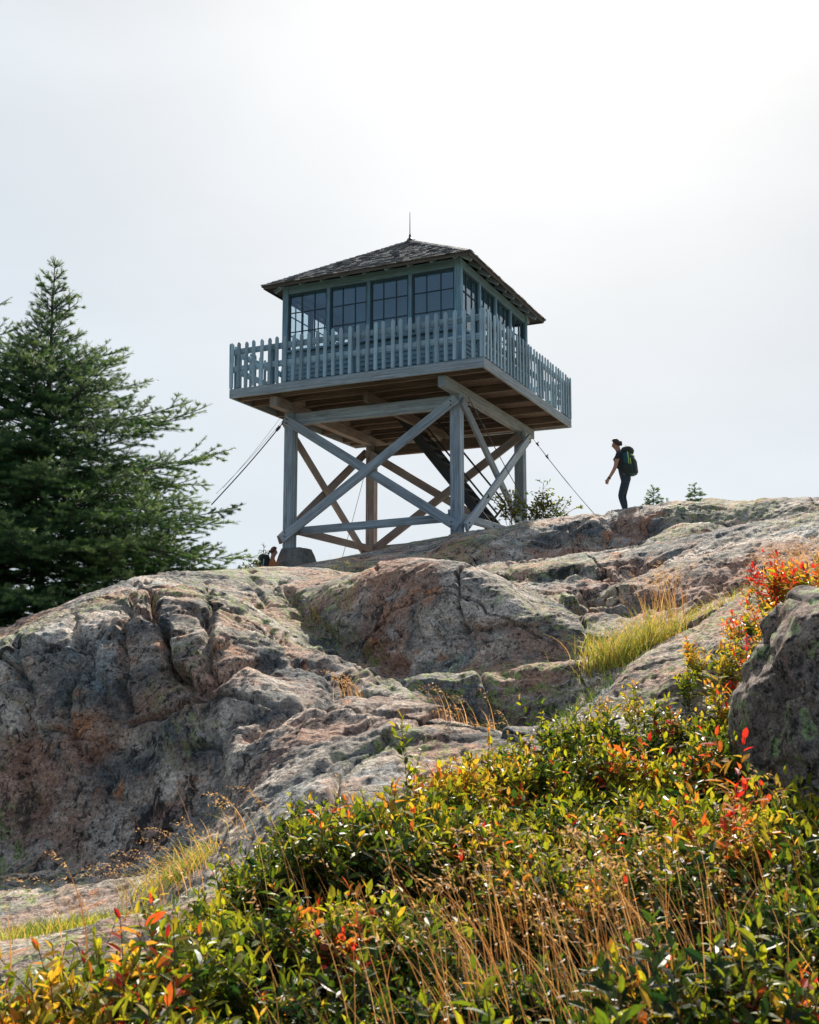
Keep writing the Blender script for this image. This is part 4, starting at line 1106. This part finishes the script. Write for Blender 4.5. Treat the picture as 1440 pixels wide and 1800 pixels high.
# ------------------------------------------------------------------ grasses
def blades(spots, name, mat, wid=.0022, seg=6, parent=None, heads=False, tag_=None):
    """spots rows: x y z height az bend tint headflag"""
    S = np.array(spots, float); n = len(S); t = np.linspace(0, 1, seg + 1)
    az = S[:, 4]; bend = S[:, 5]; H_ = S[:, 3]
    horiz = (bend[:, None] * (t[None] ** 1.8)) * H_[:, None]
    vert = (t[None] - .55 * np.abs(bend[:, None]) * t[None] ** 2.6 * .8) * H_[:, None]
    x = S[:, 0:1] + np.cos(az)[:, None] * horiz; y = S[:, 1:2] + np.sin(az)[:, None] * horiz; z = S[:, 2:3] + vert
    C_ = np.stack([x, y, z], -1); fa = rng.uniform(0, 3.14, n); sd = np.stack([np.cos(fa), np.sin(fa) * .5, np.zeros(n)], 1)
    w = wid * (1 - .8 * t ** 1.5)[None, :, None] * rng.uniform(.7, 1.3, (n, 1, 1))
    A = C_ - sd[:, None] * w; B = C_ + sd[:, None] * w
    V = np.stack([A, B], 2).reshape(-1, 3); base = (np.arange(n) * (seg + 1) * 2)[:, None, None]; k = np.arange(seg)[None, :, None] * 2
    f = (base + k + np.array([0, 1, 3, 2])[None, None]).reshape(-1, 4)
    T = np.repeat(S[:, 6], (seg + 1) * 2); Vs, Fs, Ts = [V], [f], [T]
    if heads:
        m = np.where(S[:, 7] > .5)[0]; ns = 17
        if len(m):
            c0 = C_[m, -1]; dirv = C_[m, -1] - C_[m, -2]; dirv /= np.linalg.norm(dirv, axis=1, keepdims=True)
            a = np.linspace(-.03, .085, ns)[None, :, None]
            hz = np.stack([np.cos(az[m]), np.sin(az[m]), np.zeros(len(m))], 1)
            cen = c0[:, None] + dirv[:, None] * a + hz[:, None] * np.maximum(a, 0) ** 2 * 3.0 - np.array([0, 0, 1.])[None, None] * np.maximum(a, 0) ** 2 * 5.5 + rng.normal(0, .0055, (len(m), ns, 3))
            sdv = dirv[:, None] * .55 + hz[:, None] * .35 + rng.normal(0, .55, (len(m), ns, 3)); sdv[..., 2] -= .25; sdv /= np.linalg.norm(sdv, axis=2, keepdims=True)
            ww = np.cross(sdv, rng.normal(0, 1, (len(m), ns, 3))); ww /= np.linalg.norm(ww, axis=2, keepdims=True)
            ln = rng.uniform(.012, .024, (len(m), ns, 1)) * (1.2 - np.abs(np.linspace(-1, 1, ns))[None, :, None] * .7)
            v = np.stack([cen, cen + sdv * ln * .45 + ww * .0022, cen + sdv * ln, cen + sdv * ln * .45 - ww * .0022], 2).reshape(-1, 3)
            Vs.append(v); Fs.append(np.arange(len(v)).reshape(-1, 4) + len(V)); Ts.append(np.repeat(np.clip(rng.normal(.75, .15, len(m) * ns), 0, 1), 4))
    o = mesh_np(name, np.concatenate(Vs), [np.concatenate(Fs)], [mat], None, False, parent, {'tint': np.concatenate(Ts)})
    return o
def grass_spots(n, fn, h, bend, tint, az=None, head=.0, sink=.015):
    out = []
    while len(out) < n:
        q = fn()
        if q is None: continue
        x, y = q
        out.append((x, y, ground(x, y) - sink, DR.uniform(*h), DR.uniform(0, 6.28) if az is None else DR.gauss(az, .75), DR.uniform(*bend), min(1, max(0, DR.gauss(*tint))), 1 if DR.random() < head else 0))
    return out
def around(px, py, D, sx, sy):
    c = at(px, py, D)
    return lambda: (c.x + DR.gauss(0, sx), c.y + DR.gauss(0, sy))
def along(pts, jit):
    P = [at(*p) for p in pts]
    def f():
        x = DR.random() * (len(P) - 1); i = int(x); q = P[i].lerp(P[i + 1], x - i); return (q.x + DR.gauss(0, jit), q.y + DR.gauss(0, jit))
    return f
# tawny seed grass leaning left through the heath
clumps = [(.13, 2.95, .12, 75), (.19, 3.0, .10, 60), (.06, 3.15, .13, 60), (.10, 3.6, .16, 34), (.22, 3.4, .14, 44), (.30, 3.2, .14, 36), (.35, 3.6, .14, 30), (.0, 3.9, .25, 16), (-.08, 3.9, .25, 20), (.02, 2.75, .12, 25), (-.05, 3.0, .12, 14), (.27, 2.9, .1, 30)]
sp = []
for u, D, s_, n in clumps:
    for _ in range(n):
        x, y = u * D + DR.gauss(0, s_), D + DR.gauss(0, s_)
        if ((x - bc.x) / .62) ** 2 + ((y - bc.y) / .55) ** 2 < 1: continue
        sp.append((x, y, ground(x, y), DR.uniform(.40, .64), DR.gauss(3.0, .8), DR.uniform(.12, .6), min(1, max(0, DR.gauss(.42, .25))), 1 if DR.random() < .24 else 0))
g = blades(sp, 'dry_seed_grass', M['straw'], .0014, 8, heads=True)
tag(g, 'thin tawny seed grass with nodding heads leaning left through the heath', kind='stuff')
fine = []
for _ in range(1500):
    D = DR.uniform(1.8, 5.0); u = DR.uniform(-.4, .42); e = np.interp(u, [a for a, b in EDGE], [b for a, b in EDGE])
    if D > e: continue
    x, y = u * D, D
    if ((x - bc.x) / .62) ** 2 + ((y - bc.y) / .55) ** 2 < 1: continue
    fine.append((x, y, ground(x, y), DR.uniform(.1, .3), DR.uniform(0, 6.28), DR.uniform(.2, .9), min(1, max(0, DR.gauss(.35, .25))), 0))
tag(blades(fine, 'undergrowth_grass', M['grass'], .0019, 5), 'short fine grass growing between the heath stems', kind='stuff')
def tuft(label, spots, heads=False, mat='grass', wid=.0026):
    c = np.mean([s[:3] for s in spots], 0); rel = [(s[0] - c[0], s[1] - c[1], s[2] - c[2], *s[3:]) for s in spots]
    o = blades(rel, 'grass_tuft', M[mat], wid, 6, heads=heads); o.location = c; tag(o, label, 'grass tuft')
    if any(k in label for k in ('sparse dark', 'fringe', 'nodding seed stalks', 'mossy', 'few tall', 'wispy', 'sprigs')): o['kind'] = 'stuff'
    return o
tuft('golden green grass clump spilling over in the hollow of the central rocks', grass_spots(1150, along([(1045, 1168, 8.2), (1085, 1165, 8.05), (1130, 1145, 8.2), (1165, 1125, 8.4)], .10), (.12, .40), (.15, 1.0), (.55, .24), None, .0), wid=.0026)
tuft('tall pale seed stalks rising behind the golden grass clump', grass_spots(60, along([(1140, 1120, 8.6), (1190, 1100, 8.9)], .07), (.35, .55), (.05, .35), (.6, .2), None, .9), True, 'straw')
tuft('bright green grass fringe running right along the slab towards the scarlet shrub', grass_spots(340, along([(1190, 1110, 8.6), (1260, 1085, 8.8), (1320, 1062, 8.9)], .09), (.08, .26), (.2, 1.1), (.55, .2), None), wid=.0026)
tuft('sparse dark green grass in the shaded gully under the golden clump', grass_spots(380, along([(960, 1250, 7.6), (1010, 1235, 7.6), (1060, 1205, 7.7)], .14), (.06, .2), (.2, 1.1), (.15, .12), None), wid=.0026)
tuft('green grass clump at the foot of the cliff with straw coloured tips', grass_spots(700, along([(290, 1570, 5.9), (335, 1530, 6.1)], .11), (.08, .24), (.3, 1.2), (.58, .25), None, .0), wid=.0024)
tuft('pale nodding seed stalks above the grass at the cliff foot', grass_spots(36, along([(200, 1610, 5.4), (300, 1590, 5.6), (420, 1500, 5.6)], .12), (.2, .36), (.3, .9), (.6, .2), 3.0, .85), True, 'straw')
tuft('short mossy grass strip behind the low slab lower left', grass_spots(2200, along([(60, 1630, 5.05), (150, 1612, 5.1), (280, 1590, 5.15)], .13), (.03, .11), (.1, .9), (.48, .2), None), wid=.0024)
tuft('few tall dry stalks at the left edge over the shaded floor', grass_spots(10, around(40, 1680, 4.1, .25, .15), (.25, .4), (.1, .5), (.5, .2), 3.0, .9), True, 'straw')
tuft('straw tuft on the upper ledge near the right edge', grass_spots(150, along([(1370, 985, 9.0), (1430, 975, 8.8)], .12), (.15, .35), (.2, .9), (.75, .15), 3.3, .4), True, 'straw', .0026)
tuft('wispy grass on the skyline between the footing and the rear post', grass_spots(60, along([(590, 1008, 14.2), (640, 1003, 14.2)], .06), (.08, .25), (.1, .6), (.3, .2), None, .2), True, 'grass')
tuft('dry grass sprigs on the rock lip of the dark gully', grass_spots(34, along([(780, 1275, 7.0), (850, 1285, 6.9), (900, 1280, 7.0)], .08), (.12, .28), (.2, .9), (.6, .2), 3.2, .6), True, 'straw')
tuft('little dry sprig in the crack of the sunlit slope', grass_spots(24, around(620, 1232, 7.7, .06, .04), (.1, .25), (.2, .8), (.7, .2), 3.2, .7), True, 'straw')

# ------------------------------------------------------------------ leafy bush at the tower's foot
def bush(label, px, py, D, w, h, seed, n_stem=16, lf=.05, name='leafy_bush'):
    rn = random.Random(seed); segs = []; lv = []
    for s in range(n_stem):
        x0 = rn.uniform(-.5, .5) * w * .55; p = Vector((x0, rn.uniform(-.2, .2) * w, 0)); hh = h * rn.uniform(.5, 1.0) * (1 - .5 * abs(x0) / w)
        d = Vector((x0 / w * 1.1 + rn.gauss(0, .25), rn.gauss(0, .25), 1)).normalized(); pts = [p.copy()]
        for i in range(9):
            d = (d + Vector((rn.gauss(0, .12), rn.gauss(0, .1), 0))).normalized(); p = p + d * hh / 9; pts.append(p.copy())
            if i > 1:
                for _ in range(rn.choice((1, 2, 2, 3))):
                    a = rn.uniform(0, 6.28); bd = Vector((math.cos(a), math.sin(a), rn.uniform(-.1, .8))).normalized(); bl = rn.uniform(.06, .16) * h / .7
                    e = p + bd * bl; segs.append((*p, *e, .003, .002))
                    for k in range(rn.randint(1, 4)):
                        q = p.lerp(e, rn.uniform(.4, 1.05)); ld = (bd + Vector((rn.gauss(0, .6), rn.gauss(0, .6), rn.gauss(0, .5)))).normalized()
                        nn = Vector((rn.gauss(0, 1), rn.gauss(0, 1), rn.gauss(0, 1) + .6)).normalized()
                        if abs(nn.dot(ld)) > .9: nn = ld.orthogonal()
                        L = lf * rn.uniform(.6, 1.25); lv.append((*q, *ld, *nn, L, L * .5, min(1, max(0, rn.gauss(.47, .1)))))
        for a, b in zip(pts, pts[1:]): segs.append((*a, *b, .006, .005))
    a = np.array(lv); root_p = at(px, py, D); o = empty(name, (root_p.x, root_p.y, root_p.z)); tag(o, label, 'bush')
    V, tri, qd, T = leaf_mesh(a[:, :3], a[:, 3:6], a[:, 6:9], a[:, 9], a[:, 10], a[:, 11])
    mesh_np('foliage', V, [tri, qd], [M['leaf']], None, False, o, {'tint': T}); SV, SF = tubes_np(np.array(segs), 4)
    mesh_np('stems', SV, [SF], [M['twig']], None, True, o)
    return o
bush('wiry yellow green bush on the rocks below the tower rear right leg', 935, 932, 23.2, 1.75, 1.05, 41, 34, .075)
bush('tiny leafy twigs poking over the rock beside the big spruce', 452, 1004, 14.5, .35, .16, 43, 5, .03)

# ------------------------------------------------------------------ people
def skin_mesh(joints, bones, root=0, sub=2):
    me = bpy.data.meshes.new('tmp'); names = list(joints); me.from_pydata([joints[n][:3] for n in names], [(names.index(a), names.index(b)) for a, b in bones], [])
    o = bpy.data.objects.new('tmp', me); COL.objects.link(o)
    o.modifiers.new('s', 'SKIN')
    sk = me.skin_vertices[0].data
    for i, n in enumerate(names):
        r = joints[n][3:]; sk[i].radius = (r[0], r[-1]); sk[i].use_root = (i == root)
    ms = o.modifiers.new('u', 'SUBSURF'); ms.levels = sub; ms.render_levels = sub
    dg = bpy.context.evaluated_depsgraph_get(); dg.update(); out = bpy.data.meshes.new_from_object(o.evaluated_get(dg))
    bpy.data.objects.remove(o); bpy.data.meshes.remove(me)
    return out
def solid(name, rings, mat, parent, n=14, power=2.0, smooth=True, caps=True):
    """lofted body: rings = (centre, half width vec, half depth vec)"""
    bm = bmesh.new(); rr = []
    for c, a, b in rings:
        c, a, b = Vector(c), Vector(a), Vector(b); ring = []
        for k in range(n):
            t = 2 * math.pi * k / n; cs, sn = math.cos(t), math.sin(t)
            ring.append(bm.verts.new(c + a * math.copysign(abs(cs) ** (2 / power), cs) + b * math.copysign(abs(sn) ** (2 / power), sn)))
        rr.append(ring)
    for A, B in zip(rr, rr[1:]):
        for k in range(n): bm.faces.new((A[k], A[(k + 1) % n], B[(k + 1) % n], B[k]))
    if caps: bm.faces.new(rr[0][::-1]); bm.faces.new(rr[-1])
    bmesh.ops.recalc_face_normals(bm, faces=bm.faces)
    return link_bm(name, bm, mat, parent, smooth)
M['skin'] = plain('tanned_skin', (.42, .22, .15), .55, 0, .08)
M['tee'] = plain('black_cotton', (.022, .028, .035), .85)
M['leggings'] = plain('charcoal_leggings', (.028, .045, .055), .75)
M['hair'] = plain('brown_hair', (.055, .03, .02), .6, 0, .35, 60)
M['shoe'] = plain('dark_shoe', (.03, .03, .03), .7)
M['packt'] = plain('teal_ripstop', (.02, .085, .10), .7)
M['packd'] = plain('dark_ripstop', (.03, .04, .035), .8)
M['lime'] = plain('lime_piping', (.55, .75, .15), .5)
M['bluetee'] = plain('blue_shirt', (.05, .16, .48), .8)
M['orange'] = plain('orange_sleeve', (.45, .17, .06), .8)
M['redb'] = plain('red_bottle', (.45, .03, .03), .4)
M['strapm'] = plain('grey_strap', (.16, .2, .22), .7)

def person(root, J, f, zones, hair):
    """J: joints, f: unit facing vector (horizontal)"""
    B = [('pelvis', 'waist'), ('waist', 'chest'), ('chest', 'neckb'), ('neckb', 'neck'), ('neck', 'skull'), ('skull', 'crown'),
         ('pelvis', 'hl'), ('hl', 'kl'), ('kl', 'cl'), ('cl', 'al'), ('al', 'tl'), ('pelvis', 'hr'), ('hr', 'kr'), ('kr', 'cr'), ('cr', 'ar'), ('ar', 'tr'),
         ('chest', 'sl'), ('sl', 'el'), ('el', 'fl'), ('fl', 'wl'), ('wl', 'ml'), ('chest', 'sr'), ('sr', 'er'), ('er', 'fr'), ('fr', 'wr'), ('wr', 'mr')]
    # five fingers and a side thumb on each hand
    for sd in 'lr':
        w = Vector(J['w' + sd][:3]); m = Vector(J['m' + sd][:3]); d = (m - w).normalized(); pn = f.cross(Vector((0, 0, 1))).normalized()
        across = d.cross(pn).normalized()
        if across.dot(f) < 0: across = -across
        for i, (off, L) in enumerate(((.026, .066), (.009, .074), (-.009, .070), (-.025, .056))):
            a = m + across * off; cu = pn * (.012 if sd == 'l' else -.012)
            J['f%d%s' % (i, sd)] = (*(a + d * L * .45 + cu - across * .002), .0085); J['g%d%s' % (i, sd)] = (*(a + d * L * .85 + cu * 2.4 - f * .014), .0072)
            J['k%d%s' % (i, sd)] = (*a, .011)
            B += [('m' + sd, 'k%d%s' % (i, sd)), ('k%d%s' % (i, sd), 'f%d%s' % (i, sd)), ('f%d%s' % (i, sd), 'g%d%s' % (i, sd))]
        t0 = w.lerp(m, .4) + across * .028
        J['t0' + sd] = (*t0, .012); J['t1' + sd] = (*(t0 + d * .04 + across * .018), .0095); B += [('w' + sd, 't0' + sd), ('t0' + sd, 't1' + sd)]
    me = skin_mesh(J, B, list(J).index('pelvis'))
    mats = [M['skin']] + [z[0] for z in zones]
    for m in mats: me.materials.append(m)
    names = list(J); JP = np.array([J[n][:3] for n in names])
    for p in me.polygons:
        c = np.array(p.center); k = names[int(np.argmin(((JP - c) ** 2).sum(1)))]
        for i, (m, fn) in enumerate(zones):
            if fn(k, c): p.material_index = i + 1; break
        p.use_smooth = True
    # face: push out a nose, brow, chin on the skull
    sk = Vector(J['skull'][:3]); up = (Vector(J['crown'][:3]) - Vector(J['neck'][:3])).normalized(); fd = (f - up * f.dot(up)).normalized(); sdv = fd.cross(up)
    for v in me.vertices:
        q = v.co - sk; a, b, c = q.dot(fd), q.dot(sdv), q.dot(up)
        if q.length < .16 and a > .04:
            v.co += fd * (.020 * math.exp(-(b / .014) ** 2 - ((c + .012) / .018) ** 2) + .010 * math.exp(-(b / .03) ** 2 - ((c + .07) / .018) ** 2) - .008 * math.exp(-((abs(b) - .03) / .012) ** 2 - ((c - .008) / .012) ** 2))
    body = bpy.data.objects.new('body', me); COL.objects.link(body); body.parent = root
    # nose, ears, eyes, mouth
    bm = bmesh.new()
    for p_, r_ in ((sk + fd * .080 - up * .022, .011), (sk + fd * .075 - up * .004, .008)):
        bmesh.ops.create_icosphere(bm, subdivisions=2, radius=r_, matrix=Matrix.Translation(p_))
    link_bm('nose', bm, M['skin'], root, True)
    for sg in (-1, 1):
        bm = bmesh.new(); bmesh.ops.create_icosphere(bm, subdivisions=2, radius=1, matrix=Matrix.Translation(sk + sdv * sg * .064 - up * .012) @ Matrix.Diagonal((.011, .011, .028, 1)))
        link_bm('ear', bm, M['skin'], root, True)
        bm = bmesh.new(); bmesh.ops.create_icosphere(bm, subdivisions=2, radius=.010, matrix=Matrix.Translation(sk + sdv * sg * .027 + fd * .062 + up * .006)); link_bm('eye', bm, M['shoe'], root, True)
    bm = bmesh.new(); tube(bm, [sk + fd * .064 - up * .053 - sdv * .02, sk + fd * .070 - up * .053, sk + fd * .064 - up * .053 + sdv * .02], .005, 6); link_bm('mouth', bm, M['redb'], root, True)
    # hair cap and a tied bun / ponytail
    bm = bmesh.new(); bmesh.ops.create_icosphere(bm, subdivisions=4, radius=1)
    for v in list(bm.verts):
        q = v.co.copy(); w_ = fd * q.x * .078 + sdv * q.y * .074 + up * q.z * .098
        v.co = sk + w_ * 1.0 - fd * .012 + up * .014 + w_.normalized() * .006 * gn(v.co * 6)
        v.tag = q.z < 1.15 * q.x - .12 or q.z < -.66
    bmesh.ops.delete(bm, geom=[v for v in bm.verts if v.tag], context='VERTS')
    h = link_bm('hair', bm, M['hair'], root, True); sm_ = h.modifiers.new('t', 'SOLIDIFY'); sm_.thickness = .012; sm_.offset = -1
    bm = bmesh.new(); pts = [sk + Vector(p[0]) for p in hair]
    for (p_, r_) in hair: bmesh.ops.create_icosphere(bm, subdivisions=2, radius=r_, matrix=Matrix.Translation(sk + Vector(p_)))
    link_bm('tied_hair', bm, M['hair'], root, True)
def gn(v): return float(gnoise(np.array([[v.x, v.y, v.z]]))[0])

hp = at(1098, 912, 22.33)
HK = empty('person', hp); tag(HK, 'hiker in black tee and leggings walking left along the skyline rock with one arm hanging', 'person')
fh = Vector((-.88, .47, 0)).normalized()
J = {'pelvis': (.035, 0, .87, .125, .105), 'waist': (-.015, .0, 1.04, .115, .09), 'chest': (-.035, .0, 1.22, .135, .105), 'neckb': (-.065, .01, 1.375, .062), 'neck': (-.095, .02, 1.445, .050), 'skull': (-.135, .03, 1.55, .078, .088), 'crown': (-.138, .03, 1.605, .066),
     'hl': (.045, -.085, .82, .098), 'kl': (-.085, -.09, .46, .060), 'cl': (-.05, -.085, .33, .056), 'al': (.015, -.075, .085, .036), 'tl': (-.13, -.06, .035, .032),
     'hr': (.07, .09, .82, .102), 'kr': (.01, .10, .47, .060), 'cr': (.04, .10, .33, .056), 'ar': (.065, .11, .085, .036), 'tr': (-.08, .17, .035, .032),
     'sl': (-.115, -.125, 1.325, .062), 'el': (-.185, -.165, 1.05, .040), 'fl': (-.235, -.172, .95, .038), 'wl': (-.335, -.175, .79, .024, .030), 'ml': (-.365, -.175, .735, .017, .034),
     'sr': (-.005, .15, 1.325, .062), 'er': (.06, .22, 1.06, .040), 'fr': (.07, .22, .97, .038), 'wr': (.07, .21, .84, .024, .030), 'mr': (.065, .20, .79, .017, .034)}
zones = [(M['leggings'], lambda k, c: k in ('pelvis', 'hl', 'hr', 'kl', 'kr', 'cl', 'cr') or (k in ('al', 'ar') and c[2] > .10) or (c[2] < .86 and abs(c[1]) < .17 and c[0] > -.2)),
         (M['shoe'], lambda k, c: k in ('al', 'ar', 'tl', 'tr')),
         (M['tee'], lambda k, c: k in ('waist', 'chest') or (k in ('sl', 'sr') and c[2] > 1.21) or (k == 'neckb' and c[2] < 1.40) or (abs(c[1]) < .125 and c[2] < 1.38))]
person(HK, J, fh, zones, [((.095, -.03, .02), .040), ((.105, -.035, -.01), .030), ((.10, -.02, .045), .03)])
bm = bmesh.new(); w_ = Vector(J['wl'][:3]) + Vector((.012, 0, .02)); tube(bm, [w_ + Vector((.006, 0, .010)), w_ - Vector((.006, 0, .010))], .036, 10); link_bm('wristband', bm, M['packd'], HK)
# shoes
for a, t_ in (('al', 'tl'), ('ar', 'tr')):
    A, T_ = Vector(J[a][:3]), Vector(J[t_][:3]); d = (T_ - A); d.z = 0; d.normalize(); s_ = Vector((-d.y, d.x, 0))
    solid('shoe', [(A - d * .065 + Vector((0, 0, -.04)), s_ * .025, Vector((0, 0, .035))), (A - d * .04 + Vector((0, 0, -.025)), s_ * .04, Vector((0, 0, .055))), (A + d * .06 + Vector((0, 0, -.035)), s_ * .044, Vector((0, 0, .042))), (A + d * .15 + Vector((0, 0, -.055)), s_ * .045, Vector((0, 0, .026))), (A + d * .20 + Vector((0, 0, -.062)), s_ * .025, Vector((0, 0, .016)))], M['shoe'], HK)
def backpack(loc, f, label, H_=.60, W_=.15, Dp=.13, mats=('packt', 'packd'), top=True, rot=0):
    r = empty('backpack', loc); tag(r, label, 'backpack'); b = -f; s = Vector((-f.y, f.x, 0)); up = Vector((0, 0, 1))
    lean = f * .10
    def c(z, o): return b * o + up * z + lean * z
    solid('pack_body', [(c(.02, .02), s * W_ * .6, b * Dp * .45), (c(.0, .02) + up * .05, s * W_ * .98, b * Dp * .85), (c(.22, .02), s * W_ * 1.03, b * Dp * 1.0), (c(.40, .01), s * W_, b * Dp * .92), (c(.52, .0), s * W_ * .95, b * Dp * .8)], M[mats[0]], r, 20, 3.2)
    solid('lid', [(c(.50, .01), s * W_ * 1.02, b * Dp * .92), (c(.55, .02), s * W_ * 1.04, b * Dp * .98), (c(.60, .03), s * W_ * .9, b * Dp * .8), (c(.635, .04), s * W_ * .5, b * Dp * .4)], M[mats[1]], r, 20, 3)
    solid('front_pocket', [(c(.05, Dp * .9), s * W_ * .7, b * .02), (c(.10, Dp * .98), s * W_ * .82, b * .045), (c(.32, Dp * .98), s * W_ * .8, b * .045), (c(.42, Dp * .82), s * W_ * .65, b * .03)], M[mats[1]], r, 16, 3)
    for sg in (-1, 1):
        solid('side_pocket', [(c(.05, .02) + s * sg * W_ * .98, s * .018, b * Dp * .6), (c(.20, .02) + s * sg * W_ * 1.02, s * .024, b * Dp * .7), (c(.26, .02) + s * sg * W_ * 1.0, s * .01, b * Dp * .7)], M[mats[1]], r, 12, 3)
        bm = bmesh.new(); tube(bm, [c(z, .5 * Dp) + s * sg * W_ * 1.045 for z in (.07, .2, .32, .44, .50)], .0085, 6); link_bm('piping', bm, M['lime'], r)
        bm = bmesh.new(); tube(bm, [c(z, .78 * Dp) + s * sg * W_ * 1.02 for z in (.20, .28, .36)], .0075, 6); link_bm('piping', bm, M['lime'], r)
        bm = bmesh.new(); tube(bm, [c(.50, -.08) + s * sg * .07, c(.50, -.18) + s * sg * .085, c(.38, -.26) + s * sg * .09, c(.20, -.21) + s * sg * .10, c(.10, -.10) + s * sg * .12], .017, 8); link_bm('shoulder_strap', bm, M[mats[1]], r)
        bm = bmesh.new(); tube(bm, [c(.05, -.02) + s * sg * .13, c(.03, -.08) + s * sg * .16], .012, 6); link_bm('hip_belt', bm, M['strapm'], r)
    bm = bmesh.new(); tube(bm, [c(.44, Dp * .95) + s * k for k in (-.10, -.03, .04, .11)], .012, 6); link_bm('lash_strap', bm, M['lime'], r)
    bm = bmesh.new(); tube(bm, [c(.60, .0) - s * .03, c(.66, .0), c(.60, .0) + s * .03], .008, 6); link_bm('haul_loop', bm, M[mats[1]], r)
    return r
backpack(hp + Vector((.125, -.035, .86)), fh, 'dark teal hiking backpack with lime trim on the back of the skyline hiker')

# second hiker, seen over the rock by the concrete footing
h2 = at(482, 969, 26.4)
fz = Vector((.90, .43, 0)).normalized()
K = {}
for k, v in J.items():
    if len(k) == 2 and k[0] in 'fgkt' and k[1] in '0123' or k in ('f0l',): continue
    K[k] = (-v[0], v[1], v[2], *v[3:])
K = {k: v for k, v in K.items() if not (len(k) == 3)}
K['skull'] = (.11, .03, 1.555, .078, .088); K['crown'] = (.11, .03, 1.62, .055); K['neck'] = (.085, .02, 1.445, .05)
P2 = empty('person', (h2.x - .11, h2.y, h2.z - 1.56)); tag(P2, 'second hiker with orange sleeve and red hair half hidden beside the concrete footing', 'person')
zones2 = [(M['leggings'], zones[0][1]), (M['shoe'], zones[1][1]), (M['bluetee'], lambda k, c: k == 'waist' or (k in ('chest',) and c[2] < 1.17)),
          (M['orange'], lambda k, c: k in ('chest', 'sl', 'sr') or (k == 'neckb' and c[2] < 1.40))]
M_h = M['hair']; M['hair'] = plain('auburn_hair', (.13, .045, .025), .6, 0, .3, 60)
person(P2, K, fz, zones2, [((-.10, -.03, .0), .034), ((-.13, -.04, -.05), .028), ((-.135, -.04, -.10), .02)])
M['hair'] = M_h
bp = backpack(P2.location + Vector((-.16, -.04, .86)), fz, 'dark navy backpack carried by the second hiker behind the rock', mats=('packn', 'packd'))
bm = bmesh.new(); tube(bm, [(0, 0, 0), (0, 0, .02), (0, 0, .15), (0, 0, .17), (0, 0, .21)], .037, 10); o = link_bm('water_bottle', bm, M['redb'], None, True)
o.location = P2.location + Vector((-.20, -.21, .97)); tag(o, 'small red water bottle beside the navy backpack', 'bottle')
